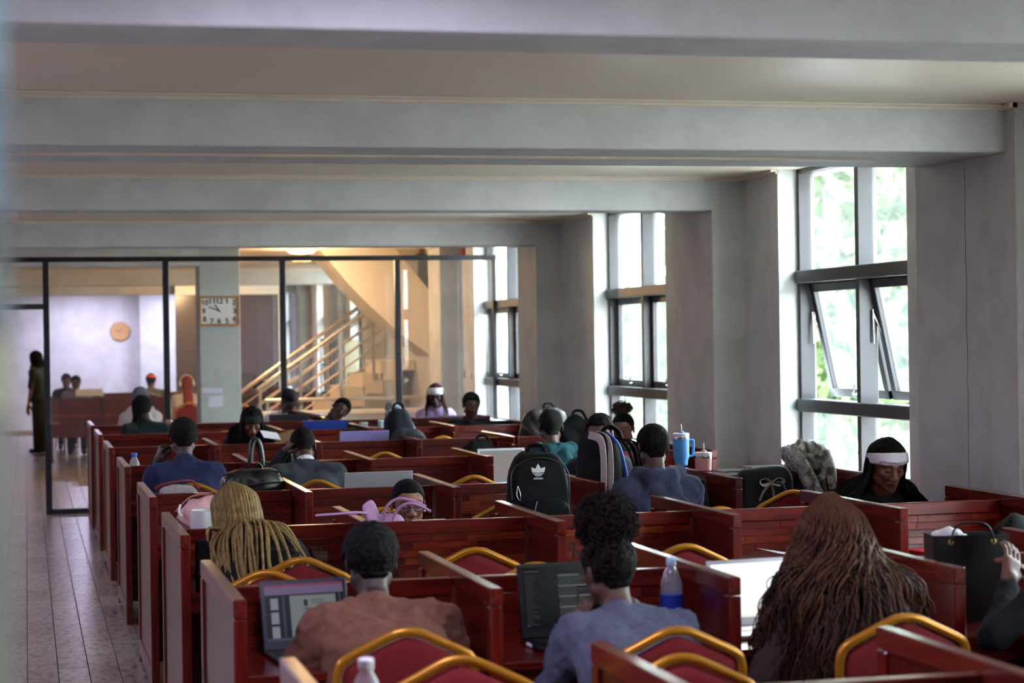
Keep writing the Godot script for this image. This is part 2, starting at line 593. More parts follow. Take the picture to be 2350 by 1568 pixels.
func build_windows() -> void:
	var labs := ["tall window beside the rear rows", "tall grey window beside the front carrels", "tall grey window with both casements propped open", "tall grey window with closed casements between the two middle piers", "tall grey window crossed by the end of the black glazed screen", "first tall window past the stair", "second tall window past the stair", "last tall window before the far wall"]
	for i in OPENINGS.size():
		window_unit(i + 1, OPENINGS[i][0], OPENINGS[i][1], 0.2 if i == 2 else 0.0, labs[i])

func build_screen() -> void:
	var z := -22.1
	var t := thing("glazed_screen", "black-framed glass partition across the end of the room", "glass partition", Vector3(0, 0, z))
	var xs := [0.216, 1.495, 2.776, 4.074, 5.19]
	for x in xs:
		obj("post", box(Vector3(0.066 if x < 5 else 0.04, 2.75, 0.06), 0.004), M.black_frame, t, Vector3(x, 1.375, 0))
	obj("post", box(Vector3(0.066, 2.75, 0.06), 0.004), M.black_frame, t, Vector3(-0.95, 1.375, 0))
	obj("head_rail", box(Vector3(6.3, 0.055, 0.062), 0.004), M.black_frame, t, Vector3(2.07, 2.757, 0))
	obj("door_header", box(Vector3(1.1, 0.06, 0.06), 0.004), M.black_frame, t, Vector3(-0.367, 2.25, 0))
	for i in 4:
		var a: float = xs[i] + 0.033
		var b: float = xs[i + 1] - 0.033
		obj("bottom_rail", box(Vector3(b - a, 0.055, 0.058), 0.004), M.black_frame, t, Vector3((a + b) * 0.5, 0.03, 0))
		obj("pane", box(Vector3(b - a, 2.66, 0.01)), M.lite, t, Vector3((a + b) * 0.5, 1.395, 0))
	obj("pane", box(Vector3(1.1, 0.44, 0.01)), M.lite, t, Vector3(-0.367, 2.505, 0))

# ---------------------------------------------------------------- furniture
const XS := [0.63, 1.445, 2.25, 3.055, 3.855, 4.66]
const ROWS := [20.78, 18.62, 16.3, 13.78, 11.1, 8.95, 6.78, 4.42]   # centre line of each row, far to near
const SIDE_H := 1.03
const TOP_H := 1.0
const DESK_H := 0.785

func carrel_row(k: int) -> void:
	var near: bool = ROWS[k] < 12.5
	var words := ["last row of red wooden study carrels, against the glazed screen", "second row of red wooden study carrels from the glazed screen", "third row of red wooden study carrels from the glazed screen", "fourth row of red carrels from the glazed screen, with the bottle on its aisle end", "fifth row of red carrels from the glazed screen, with the silver laptop lid", "sixth row of red carrels from the glazed screen, with the lilac tote", "seventh row of red carrels from the glazed screen, with three open laptops", "eighth row of red carrels from the glazed screen, behind the front chairs"]
	var t := thing("carrel_row", words[k], "study carrels", Vector3(0, 0, -ROWS[k]), 0.0, "rows of red wooden study carrels")
	rng.seed = 100 + k
	var bv := 0.004
	for x in XS:
		var inner := obj("side_panel", box(Vector3(0.02, 0.88, 1.08), 0.0), M.panel, t, Vector3(x, 0.535, 0))
		obj("top_rail", box(Vector3(0.042, 0.06, 1.2), bv), M.capw, inner, Vector3(0, SIDE_H - 0.03 - 0.535, 0))
		obj("post", box(Vector3(0.042, SIDE_H - 0.062, 0.06), bv), M.post, inner, Vector3(0, (SIDE_H - 0.062) * 0.5 - 0.535, 0.57))
		obj("post", box(Vector3(0.042, SIDE_H - 0.062, 0.06), bv), M.post, inner, Vector3(0, (SIDE_H - 0.062) * 0.5 - 0.535, -0.57))
		obj("bottom_rail", box(Vector3(0.042, 0.09, 1.078), bv), M.capw, inner, Vector3(0, 0.085 - 0.535, 0))
	for i in 5:
		var w: float = XS[i + 1] - XS[i] - 0.044
		var xm: float = (XS[i + 1] + XS[i]) * 0.5
		var back := obj("divider", box(Vector3(w, 0.68, 0.018), 0.0), M.panel, t, Vector3(xm, 0.42, 0))
		obj("top_rail", box(Vector3(w, 0.062, 0.036), bv), M.rail, back, Vector3(0, TOP_H - 0.031 - 0.42, 0))
		if near:
			var y := 0.762
			for r in 5:
				var h := (TOP_H - 0.063 - 0.762) / 5.0
				var a := -w * 0.5
				while a < w * 0.5 - 0.01:
					var l := minf(rng.randf_range(0.16, 0.44), w * 0.5 - a)
					if w * 0.5 - a - l < 0.1: l = w * 0.5 - a
					obj("board", box(Vector3(l - 0.0012, h - 0.001, 0.022 + 0.0008 * rng.randi_range(0, 2)), 0.001), M.boards[rng.randi() % 5], back, Vector3(a + l * 0.5, y + h * 0.5 - 0.42, 0))
					a += l
				y += h
		else:
			obj("board", box(Vector3(w, TOP_H - 0.063 - 0.762, 0.022), 0.001), M.boards[rng.randi() % 3], back, Vector3(0, (TOP_H - 0.063 + 0.762) * 0.5 - 0.42, 0))
		for s in [1.0, -1.0]:
			var dk := obj("desk_top", box(Vector3(w, 0.028, 0.545), 0.004), M.desk, t, Vector3(xm, DESK_H - 0.014, s * 0.29))
			obj("apron", box(Vector3(w - 0.002, 0.06, 0.02), 0.002), M.rail, dk, Vector3(0, -0.045, s * 0.24))

# banquet chair: gold tube frame with a crown-shaped back, red upholstery; local front is -z
var chair0: Node3D
func half_back(k: float) -> Array:
	return [Vector2(0.178, 0.40), Vector2(0.196, 0.58), Vector2(0.208, 0.74), Vector2(0.2115, 0.81), Vector2(0.205, 0.848), Vector2(0.186, 0.872), Vector2(0.12, 0.905), Vector2(0.055, 0.936), Vector2(0.028, 0.945), Vector2(0, 0.948)].map(func(p): return Vector2(p.x - k if p.x > k else 0.0, p.y - k * (1.0 if p.y > 0.8 else 0.0)))

func lean(p: Vector3) -> Vector3:   # chair backs rake backwards
	return Vector3(p.x, p.y, p.z + maxf(0.0, p.y - 0.42) * 0.14)

func make_chair() -> void:
	var t := Node3D.new()
	t.name = "banquet_chair"
	var h := half_back(0.0)
	var path := []
	for p in h: path.append(lean(Vector3(-p.x, p.y, 0.2)))
	for i in range(h.size() - 2, -1, -1): path.append(lean(Vector3(h[i].x, h[i].y, 0.2)))
	var sec := []
	for i in 14:
		var a := TAU * i / 14.0
		var r := 1.0 - 0.16 * exp(-pow(fposmod(a, PI) - PI * 0.5, 2.0) * 14.0)
		sec.append(Vector2(cos(a) * 1.0 * r, sin(a) * 1.05 * r))
	var st := new_st()
	tube(st, smooth_path(path, 4), 0.0145, 14, sec)
	obj("back_frame", st.commit(), M.gold, t)
	# upholstered back, slightly crowned front and rear
	var hb := half_back(0.016)
	var rows_f := []
	for s in [0.19, 0.203, 0.212, 0.203, 0.19]: pass
	var poly := PackedVector2Array()
	var sp := smooth_path(hb.map(func(p): return Vector3(p.x, p.y, 0)), 3)
	for p in sp: poly.append(Vector2(p.x, maxf(p.y, 0.47)))
	for i in range(sp.size() - 2, -1, -1): poly.append(Vector2(-sp[i].x, maxf(sp[i].y, 0.47)))
	var pad := new_st()
	var mid := Vector2(0, 0.68)
	var rings := []
	for e in [[0.0, -0.026], [0.5, -0.026], [0.85, -0.022], [0.97, -0.012], [1.0, 0.0], [0.97, 0.01], [0.85, 0.016], [0.5, 0.018], [0.0, 0.018]]:
		var ring := []
		for p in poly:
			var q: Vector2 = mid + (p - mid) * maxf(e[0], 0.01)
			ring.append(lean(Vector3(q.x, q.y, 0.2 + e[1])))
		rings.append(ring)
	add_grid(pad, rings, true, false)
	obj("back_pad", pad.commit(), M.red, t)
	# seat cushion
	var sc := new_st()
	var srows := []
	for e in [[0.0, 0.44, 0.0], [0.9, 0.44, 0.0], [1.0, 0.45, 0.0], [1.0, 0.475, 0.0], [0.93, 0.492, 0.0], [0.6, 0.502, 0.0], [0.0, 0.505, 0.0]]:
		var ring := []
		for i in 28:
			var a := TAU * i / 28.0
			var cx := cos(a); var cz := sin(a)
			var q := pow(pow(absf(cx), 5.0) + pow(absf(cz), 5.0), -0.2)
			ring.append(Vector3(cx * q * 0.205 * maxf(e[0], 0.01), e[1], cz * q * 0.205 * maxf(e[0], 0.01) - 0.01))
		srows.append(ring)
	add_grid(sc, srows, true, false, true)
	obj("seat", sc.commit(), M.red, t)
	var fr := new_st()
	tube(fr, [Vector3(-0.18, 0.425, 0.18), Vector3(0.18, 0.425, 0.18), Vector3(0.18, 0.425, -0.19), Vector3(-0.18, 0.425, -0.19), Vector3(-0.18, 0.425, 0.18)], 0.012, 6)
	obj("seat_frame", fr.commit(), M.gold, t)
	for s in [-1.0, 1.0]:
		for e in [[0.2, 0.24], [-0.18, -0.2]]:
			var lg := new_st()
			tube(lg, [Vector3(s * 0.178, 0.44, e[0]), Vector3(s * 0.185, 0.2, lerpf(e[0], e[1], 0.6)), Vector3(s * 0.195, 0.0, e[1])], 0.0125, 8)
			obj("leg", lg.commit(), M.gold, t)
	chair0 = t

func chair(x: float, z: float, turn: float, label: String) -> void:
	var c: Node3D = chair0.duplicate()
	c.name = numbered("banquet_chair")
	add_child(c)
	# the given point is the top of the back
	var b := Basis(Vector3.UP, turn)
	c.position = Vector3(x, 0, -z) - b * Vector3(0, 0, 0.27)
	c.rotation.y = turn
	tag(c, label, "chair", "gold-framed red banquet chairs")

const SKY := 11.5
const SUN := 2.0
const EXPOSURE := 3.05

func build_lamps() -> void:
	for z in [4.6, 7.6, 11.8, 16.4, 21.2]:
		led_panel(Vector3(-2.4, CEIL, -z), 2.0, "square LED ceiling panel over the aisle")
	led_panel(Vector3(0.95, CEIL, -4.7), 1.2, "square LED ceiling panel just before the first beam")
	for e in [[2.62, 27.6, "round warm ceiling lamp at the foot of the stair"], [2.7, 34.6, "round warm ceiling lamp past the stair"], [3.3, 24.35, "round warm ceiling lamp between the glazed screen and the stair"]]:
		var w := thing("ceiling_lamp", e[2], "ceiling light", Vector3(e[0], CEIL, -e[1]))
		var s := new_st()
		lathe(s, [[0.0, -0.07], [0.14, -0.06], [0.18, -0.03], [0.18, 0.0], [0.0, 0.0]], Vector3.ZERO, 24)
		obj("shade", s.commit(), glow(Color(1.0, 0.84, 0.62), 0.7), w)
		var l := OmniLight3D.new()
		l.name = "lamp_light"
		l.light_color = Color(1.0, 0.82, 0.6)
		l.light_energy = 0.75
		l.light_size = 0.15
		l.omni_range = 40.0
		l.omni_attenuation = 2.0
		l.shadow_enabled = true
		w.add_child(l)
		l.position = Vector3(0, -0.24, 0)
	led_panel(Vector3(1.12, CEIL, -40.6), 2.6, "square LED panel by the far wall, over the round clock side")
	led_panel(Vector3(3.19, CEIL, -40.6), 2.6, "square LED panel by the far wall, behind the clock column")

func build_hall() -> void:
	# clock column
	struct("wall_column", span(Vector3(1.98, 0, -23.6), Vector3(2.46, CEIL, -24.1), 0.008), M.col, "pale green-grey column with the square clock")
	var ck := thing("wall_clock", "square white wall clock with a gold frame on the column, hands at ten to eleven", "clock", Vector3(2.215, 2.205, -23.6))
	var f := new_st()
	for e in [[Vector3(-0.236, -0.172, 0), Vector3(0.236, -0.15, 0.035)], [Vector3(-0.236, 0.15, 0), Vector3(0.236, 0.172, 0.035)], [Vector3(-0.236, -0.15, 0), Vector3(-0.214, 0.15, 0.035)], [Vector3(0.214, -0.15, 0), Vector3(0.236, 0.15, 0.035)]]:
		add_span(f, e[0], e[1], 0.004)
	obj("frame", f.commit(), mat(c8(190, 140, 70), 0.35, 0.4), ck)
	obj("dial", box(Vector3(0.43, 0.302, 0.012), 0.0), mat(c8(228, 230, 230), 0.5), ck, Vector3(0, 0, 0.008))
	var spots := [[0.035, 0.112], [0.105, 0.112], [0.172, 0.1], [0.18, 0.0], [0.172, -0.095], [0.095, -0.115], [0.0, -0.115], [-0.095, -0.115], [-0.172, -0.095], [-0.18, 0.0], [-0.172, 0.1], [-0.095, 0.112]]
	spots[11] = [-0.075, 0.112]
	for n in 12:
		var sp: Array = [[0.09, 0.112], [0.172, 0.1], [0.18, 0.0], [0.172, -0.095], [0.09, -0.118], [0.0, -0.118], [-0.09, -0.118], [-0.172, -0.095], [-0.18, 0.0], [-0.172, 0.1], [-0.085, 0.115], [0.0, 0.115]][n]
		numeral(ck, str(n + 1), Vector3(sp[0], sp[1], 0.0155), 0.062, M.black_plastic)
	for h in [[0.085, -0.62, 0.012], [0.13, -1.19, 0.009]]:
		obj("hand", box(Vector3(h[2], h[0] + 0.02, 0.003)), M.black_plastic, ck, Vector3(sin(h[1]) * h[0] * 0.45, cos(h[1]) * h[0] * 0.45, 0.019), Vector3(0, 0, -h[1]))
	for e in [[2.06, 1.27, 0.24, 0.06, -0.03], [2.1, 1.14, 0.17, 0.13, 0.02]]:
		var pp := obj("paper_notice", box(Vector3(e[2], e[3], 0.002)), mat(c8(214, 214, 232), 0.7), null, Vector3(e[0] + 0.06, e[1], -23.598), Vector3(0, 0, e[4]))
		tag(pp, "white paper notice taped to the clock column", "notice", "paper notices on the column")
	# round clock on the far wall
	var rc := thing("round_clock", "round tan wall clock on the far lilac wall", "clock", Vector3(1.89, 2.1, -41.9))
	var s := new_st()
	lathe(s, [[0.0, 0.0], [0.2, 0.0], [0.2, 0.03], [0.185, 0.045], [0.165, 0.04]], Vector3.ZERO, 32, Basis(Vector3.RIGHT, PI / 2))
	obj("rim", s.commit(), mat(c8(190, 150, 96), 0.5), rc)
	s = new_st()
	lathe(s, [[0.0, 0.03], [0.165, 0.03], [0.165, 0.034], [0.0, 0.036]], Vector3.ZERO, 32, Basis(Vector3.RIGHT, PI / 2))
	obj("dial", s.commit(), mat(c8(196, 168, 130), 0.6), rc)
	for a in [0.6, -1.3]: obj("hand", box(Vector3(0.012, 0.1, 0.004)), M.black_plastic, rc, Vector3(sin(a) * 0.045, cos(a) * 0.045, 0.04), Vector3(0, 0, -a))
	# small wall fittings by the far pier
	tag(obj("fire_alarm_box", box(Vector3(0.02, 0.1, 0.16), 0.006), mat(c8(150, 24, 24), 0.4), null, Vector3(5.09, 2.88, -23.25)), "red alarm box high on the wall by the last pier", "alarm box")
	var sw := thing("light_switch", "white light switch plate on the wall beside the far window", "switch", Vector3(5.1, 1.39, -22.95))
	obj("plate", box(Vector3(0.01, 0.09, 0.09), 0.003), M.white_metal, sw, Vector3(-0.005, 0, 0))
	obj("rocker", box(Vector3(0.006, 0.05, 0.03), 0.002), M.white_metal, sw, Vector3(-0.012, 0, 0))
	tag(obj("cable_plate", box(Vector3(0.01, 0.09, 0.03), 0.003), mat(c8(110, 84, 80), 0.5), null, Vector3(5.095, 1.41, -23.3)), "narrow brown plate on the wall beside the light switch", "wall plate")
	# stair
	var sr := thing("staircase", "pale staircase with stainless railings rising past the glazed screen", "staircase", Vector3(0, 0, -26.4))
	for i in 9:
		obj("step", span(Vector3(2.62 + 0.25 * i, 0 if i == 0 else 0.174 * i - 0.1, 0), Vector3(2.62 + 0.25 * (i + 1) + 0.03, 0.174 * (i + 1), -1.3), 0.006), M.cream, sr)
	obj("landing", span(Vector3(4.86, 1.42, 0), Vector3(5.09, 1.566, -1.3), 0.006), M.cream, sr)
	for e in [[0.06, 2.96, 1.2, 4.55, 2.3], [-1.24, 2.7, 1.02, 4.97, 2.06 + 0.55]]:
		var hr := new_st()
		var a := Vector3(e[1], e[2], e[0])
		var b := Vector3(e[3], e[2] + (e[3] - e[1]) * 0.697, e[0])
		tube(hr, [a, b], 0.028, 10)
		obj("handrail", hr.commit(), M.steel, sr)
		for k in 4:
			var br := new_st()
			var dn := Vector3(0, -0.2 - 0.17 * k, 0)
			tube(br, [a + dn, b + dn], 0.011, 6)
			obj("rail_bar", br.commit(), M.steel, sr)
		for q in [0.02, 0.36, 0.7, 0.98]:
			var p := a.lerp(b, q)
			obj("baluster", span(p + Vector3(-0.02, -0.95, -0.02), p + Vector3(0.02, -0.01, 0.02), 0.006), M.steel, sr)
	# upper flight: a solid cream flank, its underside and parapet
	var fl := PackedVector2Array([Vector2(3.59, 3.08), Vector2(4.03, 2.55), Vector2(4.31, 2.26), Vector2(4.70, 1.90), Vector2(5.09, 1.62), Vector2(5.09, 2.45), Vector2(4.66, 2.97), Vector2(4.3, 3.4), Vector2(3.62, 4.1)])
	obj("upper_flight", prism(fl, 0.1, 1.15), M.cream, sr)
	# guard rail and low wall in front of it
	var gr := thing("guard_rail", "stainless guard rail on a low cream wall in front of the stair", "railing", Vector3(0, 0, -25.0))
	obj("low_wall", span(Vector3(2.85, 0, 0.06), Vector3(5.09, 0.9, -0.06), 0.008), M.cream, gr)
	obj("ledge", span(Vector3(2.82, 0.9, 0.1), Vector3(5.09, 0.96, -0.1), 0.008), M.cream, gr)
	var tr := new_st()
	tube(tr, [Vector3(2.9, 1.1, 0), Vector3(5.08, 1.1, 0)], 0.026, 10)
	obj("top_rail", tr.commit(), M.steel, gr)
	for x in [2.93, 3.8, 4.57]: obj("post", span(Vector3(x - 0.02, 0.96, -0.02), Vector3(x + 0.02, 1.09, 0.02), 0.005), M.steel, gr)
	# dark glazed doorway and shelves past the stair
	struct("wall_lobby", span(Vector3(2.6, 2.7, -36.0), Vector3(4.55, CEIL, -36.15)), M.cream, "cream header over the dark doorway")
	struct("trim_23", span(Vector3(4.44, 0, -35.98), Vector3(4.56, 2.7, -36.15), 0.006), M.cream, "cream door jamb")
	struct("door_1", span(Vector3(2.6, 0, -36.05), Vector3(4.44, 2.7, -36.1)), mat(c8(84, 74, 82), 0.25), "dark door leaf past the stair")
	var sv := thing("metal_shelf", "grey metal shelf rack by the window wall past the stair", "shelf", Vector3(4.76, 0, -32.2))
	for y in [0.1, 0.55, 1.0, 1.45, 1.85]: obj("shelf", box(Vector3(0.17, 0.03, 0.34), 0.003), M.frame, sv, Vector3(0, y, 0))
	for e in [[-0.08, -0.16], [0.08, -0.16], [-0.08, 0.16], [0.08, 0.16]]: obj("upright", box(Vector3(0.02, 1.88, 0.02), 0.0), M.frame, sv, Vector3(e[0], 0.94, e[1]))
	var lk := thing("locker", "khaki metal locker by the window wall past the stair", "locker", Vector3(4.93, 0, -31.0))
	obj("body", box(Vector3(0.24, 1.85, 0.4), 0.006), mat(c8(150, 140, 112), 0.5), lk, Vector3(0, 0.925, 0))
	obj("door", box(Vector3(0.21, 1.78, 0.012), 0.003), mat(c8(156, 146, 118), 0.45), lk, Vector3(0, 0.93, 0.206))
	obj("handle", box(Vector3(0.02, 0.1, 0.015), 0.003), M.steel, lk, Vector3(0.07, 1.0, 0.22))
	# carrels beyond the glass
	far_carrels(Vector3(0.37, 0, -32.4), 3, "red wooden carrels beyond the glass with the white box on top")
	far_carrels(Vector3(1.1, 0, -35.4), 4, "red wooden carrels beyond the glass, nearest the far wall")
	far_carrels(Vector3(3.05, 0, -33.5), 2, "red wooden carrels beyond the glass behind the stair foot")
	tag(obj("white_box", box(Vector3(0.42, 0.105, 0.3), 0.006), mat(c8(232, 222, 208), 0.7), null, Vector3(0.95, 1.083, -32.0)), "long white box lying on the far carrel top", "box")

func numeral(parent: Node3D, txt: String, at: Vector3, size: float, m: Material, depth := 0.003, called := "numeral") -> MeshInstance3D:
	var tm := TextMesh.new()
	tm.text = txt
	var sf := SystemFont.new()
	sf.font_names = PackedStringArray(["Droid Sans"])
	sf.font_weight = 700
	tm.font = sf
	tm.font_size = 32
	tm.pixel_size = size / 24.0
	tm.depth = depth
	return obj(called, tm, m, parent, at)

func far_carrels(at: Vector3, n: int, label: String) -> void:
	var t := thing("carrel_row", label, "study carrels", at)
	for i in n + 1:
		obj("side_panel", box(Vector3(0.04, SIDE_H, 1.2), 0.004), M.panel, t, Vector3(i * 0.8, SIDE_H * 0.5, 0))
	for i in n:
		obj("divider", box(Vector3(0.756, 0.62, 0.03), 0.004), M.boards[2], t, Vector3(i * 0.8 + 0.4, 0.69, 0.5))
		obj("front_rail", box(Vector3(0.756, 0.05, 0.034), 0.004), M.boards[1], t, Vector3(i * 0.8 + 0.4, 0.72, 0.51))
		obj("desk_top", box(Vector3(0.756, 0.028, 0.98), 0.004), M.desk, t, Vector3(i * 0.8 + 0.4, 0.74, -0.02))

# ---------------------------------------------------------------- outside the windows
func foliage(seed_: int, r: Vector3, n: int, size: float) -> ArrayMesh:
	var g := RandomNumberGenerator.new()
	g.seed = seed_
	var st := new_st()
	var lumps := []
	for i in 14:
		var d := Vector3(g.randfn(), g.randfn(), g.randfn()).normalized()
		lumps.append(d * r * g.randf_range(0.3, 0.75))
	for i in n:
		var c: Vector3 = lumps[g.randi() % 14]
		var d := Vector3(g.randfn(), g.randfn(), g.randfn()).normalized()
		var p := c + d * r * 0.42 * pow(g.randf(), 0.4)
		var u := Vector3(g.randfn(), g.randfn(), g.randfn()).normalized()
		var v := u.cross(Vector3(g.randfn(), g.randfn(), g.randfn())).normalized()
		var s := size * g.randf_range(0.6, 1.3)
		var nn := u.cross(v)
		quad(st, p - u * s, p - v * s * 0.45 + nn * s * 0.15, p + u * s, p + v * s * 0.45 + nn * s * 0.15, nn)
	return st.commit()

func tree(at: Vector3, k: int, s: float, label: String) -> void:
	var t := thing("tree", label, "tree", at, k * 1.3, "trees outside the windows")
	var st := new_st()
	tube(st, [Vector3(0, 0, 0), Vector3(0.08, 1.5, 0.05), Vector3(0, 3.2, 0), Vector3(0.1, 4.6, 0.1)], func(q): return 0.2 - 0.12 * q, 8)
	for a in 5:
		var b := Vector3(cos(a * 1.3), 1.0, sin(a * 1.3))
		tube(st, [Vector3(0, 2.2 + 0.3 * a, 0), Vector3(0, 2.6 + 0.3 * a, 0) + b * 0.7, Vector3(0, 2.9 + 0.3 * a, 0) + b * 1.5], func(q): return 0.07 - 0.05 * q, 6)
	obj("trunk", st.commit(), mat(c8(92, 78, 62), 0.9), t).scale = Vector3.ONE * s
	var f := obj("foliage", cache["leaf%d" % (k % 3)], [M.leaf1, M.leaf2, M.leaf3][k % 3], t, Vector3(0, 4.4 * s, 0))
	f.scale = Vector3.ONE * s
	f.set_meta("kind", "stuff")

func build_outside() -> void:
	for e in [["leaf1", c8(98, 118, 74)], ["leaf2", c8(118, 136, 88)], ["leaf3", c8(88, 112, 80)]]:
		M[e[0]] = mat(e[1], 0.6)
		M[e[0]].backlight_enabled = true
		M[e[0]].backlight = c8(70, 86, 44)
	for k in 3: cache["leaf%d" % k] = foliage(200 + k, Vector3(2.4, 2.6, 2.4), 3600, 0.17)
	struct("ground_outside", span(Vector3(5.7, -3.8, 40), Vector3(60, -3.6, -120)), mat(c8(172, 170, 162), 0.9), "pale ground outside the building")
	var i := 0
	for e in [[14.0, 30.0, 1.5], [16.5, 33.5, 1.7], [14.5, 37.0, 1.45], [19.0, 38.0, 1.9], [17.0, 43.0, 1.3], [14.5, 45.5, 0.95], [18.5, 49.0, 1.0], [23.0, 46.0, 1.9], [15.5, 52.0, 1.0], [21.0, 56.0, 1.2], [25.0, 38.0, 2.1], [27.0, 52.0, 1.4]]:
		tree(Vector3(e[0], -3.6, -e[1]), i, e[2], "leafy green tree seen through the tall windows")
		i += 1
	var h := thing("house", "cream house with a low grey roof seen past the trees", "house", Vector3(15.5, -3.6, -66))
	obj("walls", box(Vector3(9, 6.2, 7)), mat(c8(226, 212, 184), 0.8), h, Vector3(0, 3.1, 0))
	obj("roof", prism(PackedVector2Array([Vector2(-5, 6.2), Vector2(5, 6.2), Vector2(0, 7.8)]), -3.8, 3.8), mat(c8(130, 132, 138), 0.7), h)
	for x in [-2.6, 0.0, 2.6]:
		for y in [1.5, 4.4]: obj("window", box(Vector3(1.1, 1.3, 0.06), 0.01), mat(c8(86, 110, 140), 0.2), h, Vector3(x, y, 3.52))

func build_chairs() -> void:
	for e in [[1.14, 5.33, "gold-framed red banquet chair with its back to the brown T-shirt person's chair"], [1.72, 5.16, "gold-framed red banquet chair showing past the end of the nearest carrel side"], [0.87, 7.58, "gold-framed red banquet chair back to back with the blonde-braided person's chair"], [1.9, 7.46, "gold-framed red banquet chair tucked behind the slate-sweatshirt person's carrel"], [2.72, 9.5, "gold-framed red banquet chair peeping over the divider in front of the navy hoodie"], [3.4, 9.55, "gold-framed red banquet chair peeping over the divider beside the white-headband person"]]:
		chair(e[0], e[1], PI, e[2])
	for e in [[1.8, 8.09, "empty gold-framed red banquet chair in front of the lilac tote's carrel"], [2.66, 7.9, "empty gold-framed red banquet chair beyond the curly puff of hair"], [2.5, 10.35, "gold-framed red banquet chair under the black backpack with the leaf emblem"], [2.76, 12.4, "empty gold-framed red banquet chair left of the teal-jacketed person"], [2.7, 15.3, "empty gold-framed red banquet chair beyond the suit jacket, right of the lilac lid"], [4.13, 10.4, "gold-framed red banquet chair in front of the black tote with a bow"], [3.64, 17.6, "gold-framed red banquet chair below the grey jacket and backpack"], [1.9, 19.8, "gold-framed red banquet chair in the second row from the screen"], [1.97, 15.3, "gold-framed red banquet chair in front of the black-headband person's divider"], [1.27, 17.5, "gold-framed red banquet chair with a gold glint behind the navy shirt"]]:
		chair(e[0], e[1], 0.0, e[2])


